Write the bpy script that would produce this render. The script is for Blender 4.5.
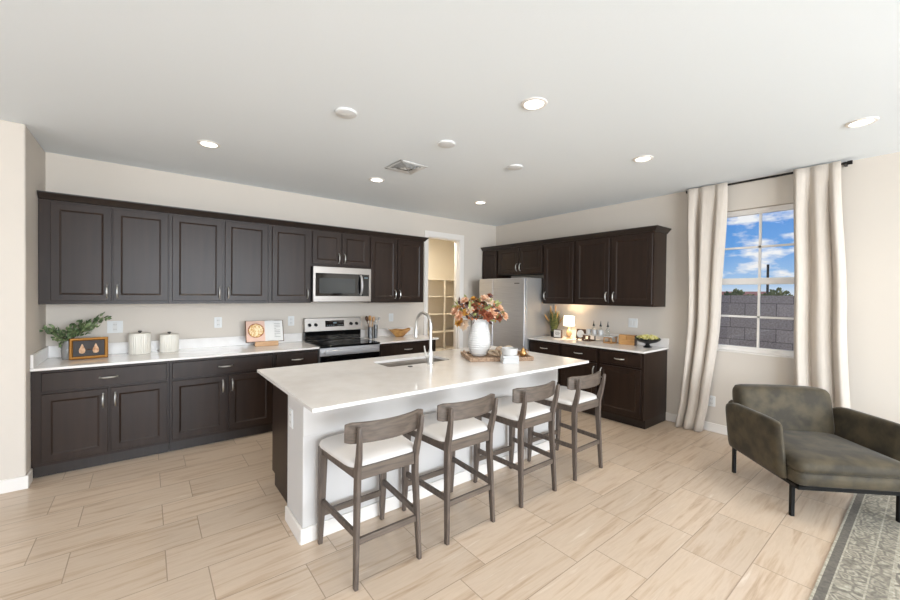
import bpy, bmesh, math, random
from mathutils import Vector, Matrix
PI = math.pi
R = math.radians
for o in list(bpy.data.objects): bpy.data.objects.remove(o)
SC = bpy.context.scene
COL = SC.collection

# ------------------------------------------------------------------ camera
CAM = Vector((-5.0633, -5.0847, 1.531))
rv = Vector((0.78516492, -0.61918897, 0.01100311))
uv_ = Vector((-0.00108239, 0.01639528, 0.999865))
fv = Vector((0.61928578, 0.78507083, -0.0122028))
cd = bpy.data.cameras.new('camera')
cam = bpy.data.objects.new('camera', cd); COL.objects.link(cam)
M = Matrix.Identity(4)
for i in range(3):
    M[i][0] = rv[i]; M[i][1] = uv_[i]; M[i][2] = -fv[i]; M[i][3] = CAM[i]
cam.matrix_world = M
cd.sensor_width = 36; cd.lens = 385.48 * 36 / 900
cd.shift_x = -0.0006; cd.shift_y = -0.0012
cd.clip_start = 0.05; cd.clip_end = 300
SC.camera = cam

# ------------------------------------------------------------------ colour management
vs = SC.view_settings
vs.view_transform = 'Standard'; vs.look = 'None'; vs.gamma = 1; vs.use_curve_mapping = False
vs.exposure = -0.07

# ------------------------------------------------------------------ world sky
def lin(c):
    return tuple(((x/255)/12.92 if x/255 <= .04045 else ((x/255+.055)/1.055)**2.4) for x in c)
world = bpy.data.worlds.new('sky'); SC.world = world; world.use_nodes = True
nt = world.node_tree; nt.nodes.clear()
def N(nt, t, **k):
    n = nt.nodes.new(t)
    for a, b in k.items(): setattr(n, a, b)
    return n
def ramp(nt, stops, interp='LINEAR'):
    r = nt.nodes.new('ShaderNodeValToRGB'); r.color_ramp.interpolation = interp
    el = r.color_ramp.elements
    while len(el) < len(stops): el.new(.5)
    for e, (p, c) in zip(el, stops):
        e.position = p; e.color = (*c, 1) if len(c) == 3 else c
    return r
tc = N(nt, 'ShaderNodeTexCoord'); sp = N(nt, 'ShaderNodeSeparateXYZ')
nt.links.new(tc.outputs['Generated'], sp.inputs[0])
grad = ramp(nt, [(0, lin((150, 140, 125))), (.499, lin((170, 160, 145))), (.5, lin((228, 236, 244))), (.515, lin((170, 206, 242))), (.55, lin((108, 168, 234))), (.62, lin((66, 134, 220))), (1, lin((60, 120, 205)))])
mz = N(nt, 'ShaderNodeMapRange'); mz.inputs[1].default_value = -1; mz.inputs[2].default_value = 1
nt.links.new(sp.outputs[2], mz.inputs[0]); nt.links.new(mz.outputs[0], grad.inputs[0])
mp = N(nt, 'ShaderNodeMapping'); mp.inputs['Scale'].default_value = (1, 1, 2.6); mp.inputs['Location'].default_value = (.37, .1, .05)
nt.links.new(tc.outputs['Generated'], mp.inputs[0])
nz = N(nt, 'ShaderNodeTexNoise'); nz.inputs['Scale'].default_value = 7.5; nz.inputs['Detail'].default_value = 7; nz.inputs['Roughness'].default_value = .55
nt.links.new(mp.outputs[0], nz.inputs['Vector'])
cr = ramp(nt, [(.54, (0, 0, 0)), (.62, (1, 1, 1))])
nt.links.new(nz.outputs[0], cr.inputs[0])
mx = N(nt, 'ShaderNodeMix', data_type='RGBA'); mx.inputs[7].default_value = (*lin((248, 250, 253)), 1)
nt.links.new(cr.outputs[0], mx.inputs[0]); nt.links.new(grad.outputs[0], mx.inputs[6])
bg = N(nt, 'ShaderNodeBackground'); bg.inputs[1].default_value = 1.0
nt.links.new(mx.outputs[2], bg.inputs[0])
wo = N(nt, 'ShaderNodeOutputWorld'); nt.links.new(bg.outputs[0], wo.inputs[0])

# ------------------------------------------------------------------ sun and daylight through the windows behind the camera
def light(name, kind, loc, energy, color, size=1, size_y=None, direction=None, **kw):
    l = bpy.data.lights.new(name, kind); l.energy = energy; l.color = color
    if kind == 'AREA':
        l.shape = 'RECTANGLE' if size_y else 'DISK'; l.size = size
        if size_y: l.size_y = size_y
    for a, b in kw.items(): setattr(l, a, b)
    o = bpy.data.objects.new(name, l); COL.objects.link(o); o.location = loc
    if direction: o.rotation_euler = Vector(direction).to_track_quat('-Z', 'Y').to_euler()
    return o
SUN = light('sun', 'SUN', (5, 5, 20), 2.5, (1, .95, .88), direction=(.35, -.75, -.9)); SUN.data.angle = R(1)
DAY = (.83, .915, 1.0)
light('daylight_back', 'AREA', (-3.6, -9.9, 1.62), 620, DAY, 4.6, 1.95, (0, 1, .06))
light('daylight_left', 'AREA', (-9.35, -4.6, 1.5), 95, DAY, 4.0, 2.3, (1, 0, .06))

# ------------------------------------------------------------------ materials
def mat(name, color, rough=.5, metal=0, bump=None, vary=None, spec=.5, coat=0, emit=None, estr=0, sheen=0, trans=0, subsurf=0, aniso=None):
    m = bpy.data.materials.new(name); m.use_nodes = True
    nt = m.node_tree; p = nt.nodes['Principled BSDF']
    c = lin(color)
    p.inputs['Base Color'].default_value = (*c, 1)
    p.inputs['Roughness'].default_value = rough; p.inputs['Metallic'].default_value = metal
    p.inputs['Specular IOR Level'].default_value = spec
    if coat: p.inputs['Coat Weight'].default_value = coat; p.inputs['Coat Roughness'].default_value = .08
    if sheen: p.inputs['Sheen Weight'].default_value = sheen; p.inputs['Sheen Roughness'].default_value = .4
    if trans: p.inputs['Transmission Weight'].default_value = trans
    if emit: p.inputs['Emission Color'].default_value = (*emit, 1); p.inputs['Emission Strength'].default_value = estr
    tcn = N(nt, 'ShaderNodeTexCoord')
    if vary:   # (color2, scale vec, noise scale, detail, lo, hi)
        c2, sv, ns, lo, hi = vary
        mp = N(nt, 'ShaderNodeMapping'); mp.inputs['Scale'].default_value = sv
        nt.links.new(tcn.outputs['Object'], mp.inputs[0])
        nz = N(nt, 'ShaderNodeTexNoise'); nz.inputs['Scale'].default_value = ns; nz.inputs['Detail'].default_value = 5
        nt.links.new(mp.outputs[0], nz.inputs['Vector'])
        r = ramp(nt, [(lo, c), (hi, lin(c2))]); nt.links.new(nz.outputs[0], r.inputs[0])
        nt.links.new(r.outputs[0], p.inputs['Base Color'])
    if bump:   # (scale, strength, distance)
        nb = N(nt, 'ShaderNodeTexNoise'); nb.inputs['Scale'].default_value = bump[0]; nb.inputs['Detail'].default_value = 3
        nt.links.new(tcn.outputs['Object'], nb.inputs['Vector'])
        b = N(nt, 'ShaderNodeBump'); b.inputs['Strength'].default_value = bump[1]; b.inputs['Distance'].default_value = bump[2]
        nt.links.new(nb.outputs[0], b.inputs['Height']); nt.links.new(b.outputs[0], p.inputs['Normal'])
    return m

m_wall = mat('wall_paint', (213, 203, 191), .85, bump=(160, .15, .002))
m_ceil = mat('ceiling_paint', (238, 243, 246), .9, bump=(110, .2, .002))
m_trim = mat('white_trim', (234, 228, 221), .45)
m_cream = mat('cream_paint', (232, 222, 204), .8)
m_espresso = mat('espresso_wood', (48, 34, 26), .36, vary=((37, 26, 20), (14, 14, 1.2), 1.6, .3, .75), spec=.30)
m_espdark = mat('espresso_side', (42, 32, 27), .4, vary=((33, 25, 21), (14, 14, 1.2), 2.2, .35, .7))
m_quartz = mat('white_quartz', (236, 231, 226), .14, vary=((230, 224, 218), (1, 1, 1), 9, .4, .7), spec=.5)
m_nickel = mat('brushed_nickel', (212, 211, 208), .32, 1)
m_steel = mat('stainless_steel', (212, 211, 212), .40, .8, vary=((192, 191, 192), (1, 1, 90), 4, .3, .7))
m_steelmw = mat('stainless_microwave', (172, 166, 160), .38, .9, vary=((160, 154, 149), (1, 1, 90), 4, .3, .7))
m_steelside = mat('grey_appliance_side', (172, 169, 166), .4, .5)
m_blackglass = mat('black_glass', (12, 12, 13), .06, spec=.6)
m_black = mat('black_plastic', (18, 18, 18), .4)
m_blackmetal = mat('black_metal', (20, 19, 18), .45, .6)
m_plate = mat('white_plate', (226, 226, 224), .6)
m_slot = mat('outlet_slot', (120, 118, 114), .5)
m_stool = mat('weathered_grey_wood', (104, 91, 81), .5, vary=((74, 64, 57), (9, 9, 1.0), 6, .3, .72), bump=(60, .1, .002))
m_stoolh = mat('weathered_grey_wood_across', (108, 95, 84), .5, vary=((78, 68, 60), (1.0, 9, 12), 6, .3, .72), bump=(60, .1, .002))
m_seat = mat('cream_seat_fabric', (212, 206, 200), .9, bump=(500, .3, .001), sheen=.2)
m_olive = mat('olive_suede', (79, 69, 50), .74, vary=((52, 45, 32), (1, 1, 1), 9, .38, .62), sheen=.12, bump=(220, .2, .001))
m_cushion = m_olive
m_linen = mat('linen_curtain', (207, 196, 184), .9, bump=(700, .3, .0006), vary=((198, 187, 174), (30, 30, 2), 5, .3, .7), sheen=.15)
m_gold = mat('gold_frame', (176, 124, 62), .35, .75)
m_picdark = mat('dark_picture', (52, 46, 44), .6)
m_pear = mat('pear_paint', (214, 176, 140), .6, vary=((176, 120, 80), (1, 1, 1), 30, .4, .65))
m_leaf = mat('green_leaf', (66, 88, 54), .5, vary=((132, 148, 104), (1, 1, 1), 22, .4, .62))
m_leaf2 = mat('dark_leaf', (46, 62, 38), .5, vary=((90, 106, 60), (1, 1, 1), 22, .4, .62))
m_stem = mat('brown_stem', (84, 64, 44), .7)
m_glass = mat('clear_glass', (240, 245, 245), .02, trans=1); m_glass.node_tree.nodes['Principled BSDF'].inputs['IOR'].default_value = 1.3
m_cerm = mat('white_ceramic', (196, 194, 191), .35)
m_canister = mat('cream_ceramic', (226, 221, 210), .35)
m_knobd = mat('dark_knob', (56, 50, 46), .4)
m_woodlt = mat('light_wood', (206, 166, 122), .5, vary=((182, 138, 96), (2, 14, 14), 5, .3, .7))
m_woodmid = mat('oak_wood', (208, 158, 98), .5, vary=((180, 130, 76), (2, 14, 14), 5, .3, .7))
m_wooddk = mat('walnut_wood', (98, 66, 44), .5, vary=((68, 46, 32), (2, 14, 14), 5, .3, .7))
m_paper = mat('white_paper', (222, 220, 216), .8)
m_ink = mat('grey_ink', (126, 122, 118), .8)
m_pink = mat('pink_page', (226, 190, 172), .8)
m_food = mat('food_print', (206, 158, 92), .7, vary=((242, 224, 184), (1, 1, 1), 70, .42, .55))
m_foodred = mat('food_ring', (150, 66, 48), .7, vary=((206, 160, 90), (1, 1, 1), 60, .42, .6))
m_gloss = mat('stainless_crock', (120, 120, 120), .3, 1)
m_amber = mat('amber_bowl', (204, 158, 96), .3, vary=((170, 118, 62), (1, 1, 1), 14, .4, .65), spec=.6)
m_tray = mat('beaded_wood', (186, 158, 132), .7, vary=((148, 120, 98), (1, 1, 1), 60, .4, .6))
m_knot = mat('pale_wood_link', (196, 176, 152), .6, vary=((160, 138, 116), (1, 1, 1), 30, .4, .65))
m_goldpear = mat('brushed_gold', (206, 164, 108), .3, .9)
m_vase = mat('white_ridged_vase', (216, 214, 211), .5)
m_grass = mat('grass_blade', (70, 84, 44), .6, vary=((120, 122, 66), (1, 1, 3), 20, .4, .62))
m_plume = mat('tan_plume', (206, 158, 96), .8)
m_yellow = mat('yellow_green_pod', (222, 210, 124), .6, vary=((232, 224, 170), (1, 1, 1), 40, .4, .6))
m_rail = mat('rod_black', (30, 27, 25), .4, .5)
m_dark = mat('dark_gap', (14, 13, 13), .8)
m_sink = mat('sink_steel', (150, 142, 134), .35, .9)

def emis(name, c, s):
    m = bpy.data.materials.new(name); m.use_nodes = True; nt = m.node_tree; nt.nodes.clear()
    e = N(nt, 'ShaderNodeEmission'); e.inputs[0].default_value = (*c, 1); e.inputs[1].default_value = s
    o = N(nt, 'ShaderNodeOutputMaterial'); nt.links.new(e.outputs[0], o.inputs[0]); return m
m_led = emis('led_lens', (1, .97, .9), 6)
m_shade = mat('lamp_shade_cloth', (250, 240, 220), .8, emit=(1, .86, .62), estr=2.2)
m_glow = mat('display_digits', (20, 30, 34), .3, emit=(.5, .7, .8), estr=.25)

def mat_floor():
    m = mat('floor_tile', (214, 192, 166), .3, spec=.45); nt = m.node_tree; p = nt.nodes['Principled BSDF']
    tc = N(nt, 'ShaderNodeTexCoord')
    mp = N(nt, 'ShaderNodeMapping'); mp.inputs['Location'].default_value = (2.315 + 40*.619, 4.441 + 40*.309, 0)
    nt.links.new(tc.outputs['Object'], mp.inputs[0])
    br = N(nt, 'ShaderNodeTexBrick'); br.offset = .297; br.offset_frequency = 2; br.squash = 1; br.squash_frequency = 1
    br.inputs['Scale'].default_value = 1; br.inputs['Brick Width'].default_value = .619; br.inputs['Row Height'].default_value = .309
    br.inputs['Mortar Size'].default_value = .0028; br.inputs['Mortar Smooth'].default_value = .1
    br.inputs['Color1'].default_value = (0, 0, 0, 1); br.inputs['Color2'].default_value = (1, 1, 1, 1); br.inputs['Mortar'].default_value = (.5, .5, .5, 1)
    nt.links.new(mp.outputs[0], br.inputs['Vector'])
    # streaks along the tile, shifted per tile
    rnd = N(nt, 'ShaderNodeMath', operation='MULTIPLY'); rnd.inputs[1].default_value = 37.0
    nt.links.new(br.outputs['Color'], rnd.inputs[0])
    cb = N(nt, 'ShaderNodeCombineXYZ'); nt.links.new(rnd.outputs[0], cb.inputs[2]); nt.links.new(rnd.outputs[0], cb.inputs[0])
    mp2 = N(nt, 'ShaderNodeMapping'); mp2.inputs['Scale'].default_value = (1.1, 15, 1); mp2.inputs['Rotation'].default_value = (0, 0, R(1.2))
    nt.links.new(tc.outputs['Object'], mp2.inputs[0])
    ad = N(nt, 'ShaderNodeVectorMath', operation='ADD'); nt.links.new(mp2.outputs[0], ad.inputs[0]); nt.links.new(cb.outputs[0], ad.inputs[1])
    nz = N(nt, 'ShaderNodeTexNoise'); nz.inputs['Scale'].default_value = 1.6; nz.inputs['Detail'].default_value = 6; nz.inputs['Roughness'].default_value = .6; nz.inputs['Distortion'].default_value = .35
    nt.links.new(ad.outputs[0], nz.inputs['Vector'])
    r = ramp(nt, [(.30, lin((178, 153, 129))), (.42, lin((198, 175, 151))), (.52, lin((208, 188, 167))), (.62, lin((202, 181, 159))), (.75, lin((220, 205, 188)))])
    nt.links.new(nz.outputs[0], r.inputs[0])
    tint = N(nt, 'ShaderNodeMapRange'); tint.inputs[3].default_value = .93; tint.inputs[4].default_value = 1.03
    nt.links.new(br.outputs['Color'], tint.inputs[0])
    ml = N(nt, 'ShaderNodeVectorMath', operation='SCALE'); nt.links.new(r.outputs[0], ml.inputs[0]); nt.links.new(tint.outputs[0], ml.inputs['Scale'])
    mx = N(nt, 'ShaderNodeMix', data_type='RGBA'); mx.inputs[7].default_value = (*lin((164, 143, 122)), 1)
    nt.links.new(br.outputs['Fac'], mx.inputs[0]); nt.links.new(ml.outputs[0], mx.inputs[6]); nt.links.new(mx.outputs[2], p.inputs['Base Color'])
    b = N(nt, 'ShaderNodeBump'); b.invert = True; b.inputs['Strength'].default_value = .4; b.inputs['Distance'].default_value = .002
    nt.links.new(br.outputs['Fac'], b.inputs['Height']); nt.links.new(b.outputs[0], p.inputs['Normal'])
    return m
m_floor = mat_floor()

def mat_block():
    m = mat('block_wall', (96, 92, 90), .9); nt = m.node_tree; p = nt.nodes['Principled BSDF']
    tc = N(nt, 'ShaderNodeTexCoord')
    sx = N(nt, 'ShaderNodeSeparateXYZ'); nt.links.new(tc.outputs['Object'], sx.inputs[0])
    cb = N(nt, 'ShaderNodeCombineXYZ'); nt.links.new(sx.outputs[1], cb.inputs[0]); nt.links.new(sx.outputs[2], cb.inputs[1])
    br = N(nt, 'ShaderNodeTexBrick'); br.offset = .5; br.inputs['Scale'].default_value = 1
    br.inputs['Brick Width'].default_value = .41; br.inputs['Row Height'].default_value = .205; br.inputs['Mortar Size'].default_value = .006
    br.inputs['Color1'].default_value = (*lin((178, 168, 160)), 1); br.inputs['Color2'].default_value = (*lin((160, 151, 144)), 1); br.inputs['Mortar'].default_value = (*lin((116, 109, 104)), 1)
    nt.links.new(cb.outputs[0], br.inputs['Vector'])
    nz = N(nt, 'ShaderNodeTexNoise'); nz.inputs['Scale'].default_value = 40; nt.links.new(tc.outputs['Object'], nz.inputs['Vector'])
    mx = N(nt, 'ShaderNodeMix', data_type='RGBA', blend_type='OVERLAY'); mx.inputs[0].default_value = .5
    nt.links.new(br.outputs['Color'], mx.inputs[6]); nt.links.new(nz.outputs[0], mx.inputs[7]); nt.links.new(mx.outputs[2], p.inputs['Base Color'])
    return m
m_block = mat_block()

def mat_rug():
    # local coords: y = 0 at the long edge nearest the kitchen, growing inwards negative; x along the edge
    m = mat('patterned_rug', (150, 144, 132), .95); nt = m.node_tree; p = nt.nodes['Principled BSDF']
    tc = N(nt, 'ShaderNodeTexCoord'); sx = N(nt, 'ShaderNodeSeparateXYZ'); nt.links.new(tc.outputs['Object'], sx.inputs[0])
    d = N(nt, 'ShaderNodeMath', operation='MULTIPLY'); d.inputs[1].default_value = -1; nt.links.new(sx.outputs[1], d.inputs[0])
    nzw = N(nt, 'ShaderNodeTexNoise'); nzw.inputs['Scale'].default_value = 5; nzw.inputs['Detail'].default_value = 2; nt.links.new(tc.outputs['Object'], nzw.inputs['Vector'])
    # band masks
    bands = ramp(nt, [(0, (.62,)*3), (.008, (.22,)*3), (.050, (.62,)*3), (.058, (.42,)*3), (.165, (.62,)*3), (.175, (.40,)*3), (.245, (.60,)*3), (.26, (.5,)*3)], 'CONSTANT')
    nt.links.new(d.outputs[0], bands.inputs[0])
    # motif repeated along the border
    mpb = N(nt, 'ShaderNodeMapping'); mpb.inputs['Scale'].default_value = (16, 16, 1); nt.links.new(tc.outputs['Object'], mpb.inputs[0])
    vo = N(nt, 'ShaderNodeTexVoronoi', feature='DISTANCE_TO_EDGE'); vo.inputs['Scale'].default_value = 1; vo.inputs['Randomness'].default_value = .7; nt.links.new(mpb.outputs[0], vo.inputs['Vector'])
    vr = ramp(nt, [(.05, (.36,)*3), (.12, (.68,)*3), (.22, (.60,)*3), (.27, (.36,)*3), (.36, (.56,)*3)]); nt.links.new(vo.outputs['Distance'], vr.inputs[0])
    # field: scrolling curves
    ds = N(nt, 'ShaderNodeMix', data_type='VECTOR'); ds.inputs[0].default_value = .12
    nt.links.new(tc.outputs['Object'], ds.inputs[4]); nt.links.new(nzw.outputs['Color'], ds.inputs[5])
    vo2 = N(nt, 'ShaderNodeTexVoronoi', feature='DISTANCE_TO_EDGE'); vo2.inputs['Scale'].default_value = 6.5; vo2.inputs['Randomness'].default_value = .6; nt.links.new(ds.outputs[1], vo2.inputs['Vector'])
    fr = ramp(nt, [(.0, (.32,)*3), (.05, (.38,)*3), (.09, (.72,)*3), (.2, (.58,)*3), (.24, (.44,)*3), (.28, (.66,)*3)]); nt.links.new(vo2.outputs['Distance'], fr.inputs[0])
    isfield = ramp(nt, [(0, (0, 0, 0)), (.26, (1, 1, 1))], 'CONSTANT'); nt.links.new(d.outputs[0], isfield.inputs[0])
    isb = ramp(nt, [(0, (0, 0, 0)), (.058, (.75,)*3), (.165, (0, 0, 0)), (.175, (.6,)*3), (.245, (0, 0, 0))], 'CONSTANT'); nt.links.new(d.outputs[0], isb.inputs[0])
    a = N(nt, 'ShaderNodeMix', data_type='RGBA'); nt.links.new(isb.outputs[0], a.inputs[0]); nt.links.new(bands.outputs[0], a.inputs[6]); nt.links.new(vr.outputs[0], a.inputs[7])
    b = N(nt, 'ShaderNodeMix', data_type='RGBA'); nt.links.new(isfield.outputs[0], b.inputs[0]); nt.links.new(a.outputs[2], b.inputs[6]); nt.links.new(fr.outputs[0], b.inputs[7])
    # wear
    nz = N(nt, 'ShaderNodeTexNoise'); nz.inputs['Scale'].default_value = 55; nz.inputs['Detail'].default_value = 8; nt.links.new(tc.outputs['Object'], nz.inputs['Vector'])
    w = N(nt, 'ShaderNodeMix', data_type='RGBA'); w.inputs[0].default_value = .38; nt.links.new(b.outputs[2], w.inputs[6]); nt.links.new(nz.outputs[0], w.inputs[7])
    col = ramp(nt, [(.15, lin((72, 68, 64))), (.38, lin((112, 106, 97))), (.52, lin((150, 143, 128))), (.68, lin((196, 189, 172)))]); nt.links.new(w.outputs[2], col.inputs[0])
    nt.links.new(col.outputs[0], p.inputs['Base Color'])
    bm_ = N(nt, 'ShaderNodeBump'); bm_.inputs['Strength'].default_value = .5; bm_.inputs['Distance'].default_value = .003
    nt.links.new(nz.outputs[0], bm_.inputs['Height']); nt.links.new(bm_.outputs[0], p.inputs['Normal'])
    return m
m_rug = mat_rug()

# ------------------------------------------------------------------ mesh helpers
class MB:
    def __init__(s): s.bm = bmesh.new(); s.mi = 0
    def faces(s, vs, fs):
        v = [s.bm.verts.new(p) for p in vs]
        for f in fs:
            try:
                fc = s.bm.faces.new([v[i] for i in f]); fc.material_index = s.mi
            except ValueError: pass
        return s
    def box(s, x0, x1, y0, y1, z0, z1):
        x0, x1 = min(x0, x1), max(x0, x1); y0, y1 = min(y0, y1), max(y0, y1); z0, z1 = min(z0, z1), max(z0, z1)
        vs = [(x0,y0,z0),(x1,y0,z0),(x1,y1,z0),(x0,y1,z0),(x0,y0,z1),(x1,y0,z1),(x1,y1,z1),(x0,y1,z1)]
        return s.faces(vs, [(0,3,2,1),(4,5,6,7),(0,1,5,4),(1,2,6,5),(2,3,7,6),(3,0,4,7)])
    def loft(s, rings, cap=True, close=True):
        n = len(rings[0]); vs = [p for r in rings for p in r]; fs = []
        for i in range(len(rings)-1):
            for j in range(n if close else n-1):
                k = (j+1) % n; fs.append((i*n+j, i*n+k, (i+1)*n+k, (i+1)*n+j))
        if cap and close:
            fs.append(tuple(range(n-1, -1, -1))); fs.append(tuple((len(rings)-1)*n+j for j in range(n)))
        return s.faces(vs, fs)
    def tube(s, pts, r, n=8, flat=1.0, up=None, cap=True):
        pts = [Vector(p) for p in pts]; rr = r if isinstance(r, (list, tuple)) else [r]*len(pts)
        rings = []; prev = None
        for i, p in enumerate(pts):
            t = (pts[min(i+1, len(pts)-1)] - pts[max(i-1, 0)]).normalized()
            if prev is None:
                a = Vector(up) if up else (Vector((0, 0, 1)) if abs(t.z) < .9 else Vector((1, 0, 0)))
                u = (a - t*a.dot(t)).normalized()
            else: u = (prev - t*prev.dot(t)).normalized()
            prev = u; w = t.cross(u)
            rings.append([tuple(p + (u*math.cos(2*PI*k/n)*flat + w*math.sin(2*PI*k/n))*rr[i]) for k in range(n)])
        return s.loft(rings, cap)
    def bar(s, pts, w, d, up=(0, 1, 0)):   # rectangular section swept along pts; w across, d along 'up'
        pts = [Vector(p) for p in pts]; rings = []
        for i, p in enumerate(pts):
            t = (pts[min(i+1, len(pts)-1)] - pts[max(i-1, 0)]).normalized()
            u = Vector(up); u = (u - t*u.dot(t)).normalized(); v = t.cross(u)
            ww = w[i] if isinstance(w, (list, tuple)) else w; dd = d[i] if isinstance(d, (list, tuple)) else d
            rings.append([tuple(p + v*a*ww/2 + u*b*dd/2) for a, b in ((-1,-1),(1,-1),(1,1),(-1,1))])
        return s.loft(rings)
    def lathe(s, prof, n=32, c=(0, 0, 0), sx=1, sy=1, rot=None):
        rings = []
        for r, z in prof:
            rings.append([(r*math.cos(2*PI*k/n)*sx, r*math.sin(2*PI*k/n)*sy, z) for k in range(n)])
        if rot is not None: rings = [[tuple(rot @ Vector(p)) for p in r] for r in rings]
        rings = [[(p[0]+c[0], p[1]+c[1], p[2]+c[2]) for p in r] for r in rings]
        return s.loft(rings, cap=True)
    def ball(s, c, r, n=12, rot=None, sx=1, sy=1, sz=1):
        prof = [(max(1e-4, r*math.sin(PI*i/(n//2+1))), -r*sz*math.cos(PI*i/(n//2+1))) for i in range(n//2+2)]
        return s.lathe(prof, n, c, sx, sy, rot)
    def torus(s, c, R_, r, n=28, m=8, rot=None, sx=1):
        rings = []
        for i in range(n+1):
            a = 2*PI*i/n; rg = []
            for j in range(m):
                b = 2*PI*j/m; p = Vector(((R_ + r*math.cos(b))*math.cos(a)*sx, (R_ + r*math.cos(b))*math.sin(a), r*math.sin(b)))
                if rot is not None: p = rot @ p
                rg.append(tuple(p + Vector(c)))
            rings.append(rg)
        return s.loft(rings, cap=False)
    def build(s, name, mats, parent=None, loc=None, bevel=0, seg=2, subsurf=0, smooth=35, solid=0, rot=None):
        me = bpy.data.meshes.new(name)
        bmesh.ops.remove_doubles(s.bm, verts=s.bm.verts, dist=1e-6)
        bmesh.ops.recalc_face_normals(s.bm, faces=s.bm.faces)
        s.bm.to_mesh(me); s.bm.free()
        for mm in (mats if isinstance(mats, (list, tuple)) else [mats]): me.materials.append(mm)
        me.polygons.foreach_set('use_smooth', [True]*len(me.polygons))
        if smooth < 180: me.set_sharp_from_angle(angle=R(smooth))
        o = bpy.data.objects.new(name, me); COL.objects.link(o)
        if parent: o.parent = parent
        if loc: o.location = loc
        if rot: o.rotation_euler = rot
        if solid: md = o.modifiers.new('s', 'SOLIDIFY'); md.thickness = solid; md.offset = 0
        if bevel: md = o.modifiers.new('b', 'BEVEL'); md.width = bevel; md.segments = seg; md.limit_method = 'ANGLE'; md.angle_limit = R(40)
        if subsurf: md = o.modifiers.new('u', 'SUBSURF'); md.levels = subsurf; md.render_levels = subsurf
        return o
def tag(o, label=None, cat=None, group=None, kind=None):
    if label: o['label'] = label
    if cat: o['category'] = cat
    if group: o['group'] = group
    if kind: o['kind'] = kind
    return o
def thing(name, label, cat, loc=(0, 0, 0), rz=0, group=None):
    o = bpy.data.objects.new(name, None); COL.objects.link(o); o.empty_display_size = .1
    o.location = loc; o.rotation_euler = (0, 0, rz); return tag(o, label, cat, group)
def struct(name, mb, m, parent=None, **k):
    o = mb.build(name, m, parent, **k)
    if parent is None: o['kind'] = 'structure'
    return o
def copy_tree(o, parent=None):
    c = o.copy(); COL.objects.link(c)
    if parent: c.parent = parent
    for ch in list(o.children): copy_tree(ch, c)
    return c
def rrect(w, h, r, n=4):
    pts = []
    for cx, cy, a0 in ((w/2-r, h/2-r, 0), (-w/2+r, h/2-r, 90), (-w/2+r, -h/2+r, 180), (w/2-r, -h/2+r, 270)):
        for i in range(n+1):
            a = R(a0 + 90*i/n); pts.append((cx + r*math.cos(a), cy + r*math.sin(a)))
    return pts

# ------------------------------------------------------------------ room shell
H = 2.792; XL = -5.79; YS = -.754; YB = -9.8; XW = -9.2
FL = MB().box(XW, .16, YB-.1, 1.9, -.12, 0); struct('floor', FL, m_floor, smooth=30)
struct('ceiling', MB().box(XW, .16, YB-.1, .13, H, H+.12).box(-2.2, .55, .13, 1.9, H, H+.12), m_ceil)
DX0, DX1, DZ = -1.53, -.862, 2.459
w = MB().box(XL-.05, DX0, 0, .13, 0, H).box(DX1, .15, 0, .13, 0, H).box(DX0, DX1, 0, .13, DZ, H)
struct('wall_back', w, m_wall)
WY0, WY1, WZ0, WZ1 = -3.40, -4.385, .930, 2.485
w = MB().box(0, .16, WY0, 0, 0, H).box(0, .16, YB, WY1, 0, H).box(0, .16, WY1, WY0, 0, WZ0).box(0, .16, WY1, WY0, WZ1, H)
struct('wall_right', w, m_wall)
struct('wall_left', MB().box(XW, XL, YS, .13, 0, H), m_wall, bevel=.01)
# far left and rear of the open room, with glazed openings the daylight enters by
w = MB().box(XW-.12, XW, -2.5, YS, 0, H).box(XW-.12, XW, YB, -6.7, 0, H).box(XW-.12, XW, -6.7, -2.5, 2.5, H).box(XW-.12, XW, -6.7, -2.5, 0, .3)
struct('wall_far_left', w, m_wall)
w = MB().box(XW, -5.95, YB-.12, YB, 0, H).box(-1.25, .16, YB-.12, YB, 0, H).box(-5.95, -1.25, YB-.12, YB, 2.65, H)
struct('wall_front', w, m_wall)
w = MB()
for a, b in ((-6.7, -6.64), (-4.63, -4.57), (-2.56, -2.5)): w.box(XW-.08, XW-.02, a, b, .3, 2.5)
w.box(XW-.08, XW-.02, -6.7, -2.5, .3, .36).box(XW-.08, XW-.02, -6.7, -2.5, 2.44, 2.5)
struct('window_2', w, m_trim)
w = MB()
for a in (-5.95, -4.39, -2.84, -1.32): w.box(a, a+.07, YB-.08, YB-.02, 0, 2.65)
w.box(-5.95, -1.25, YB-.08, YB-.02, 0, .07).box(-5.95, -1.25, YB-.08, YB-.02, 2.58, 2.65)
struct('window_3', w, m_trim)
# baseboards
bh, bt = .1, .015
struct('baseboard_left', MB().box(XW, XL+bt, YS-bt, YS, 0, bh).box(XL, XL+bt, YS, -.62, 0, bh), m_trim, bevel=.004)
struct('baseboard_right', MB().box(-bt, 0, YB, -3.0, 0, bh), m_trim, bevel=.004)
struct('baseboard_back', MB().box(-.783, -.66, -bt, 0, 0, bh), m_trim, bevel=.004)
# door casing to the pantry
w = MB().box(DX0-.066, DX0+.004, -.018, 0, 0, DZ+.0).box(DX1-.004, DX1+.08, -.018, 0, 0, DZ).box(DX0-.066, DX1+.08, -.018, 0, DZ-.004, DZ+.083)
w.box(DX0, DX0+.015, 0, .13, 0, DZ).box(DX1-.015, DX1, 0, .13, 0, DZ).box(DX0, DX1, 0, .13, DZ-.015, DZ)
w.box(DX1-.027, DX1-.015, .04, .075, 0, DZ-.015)
struct('trim_1', w, m_trim, bevel=.003)
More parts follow.
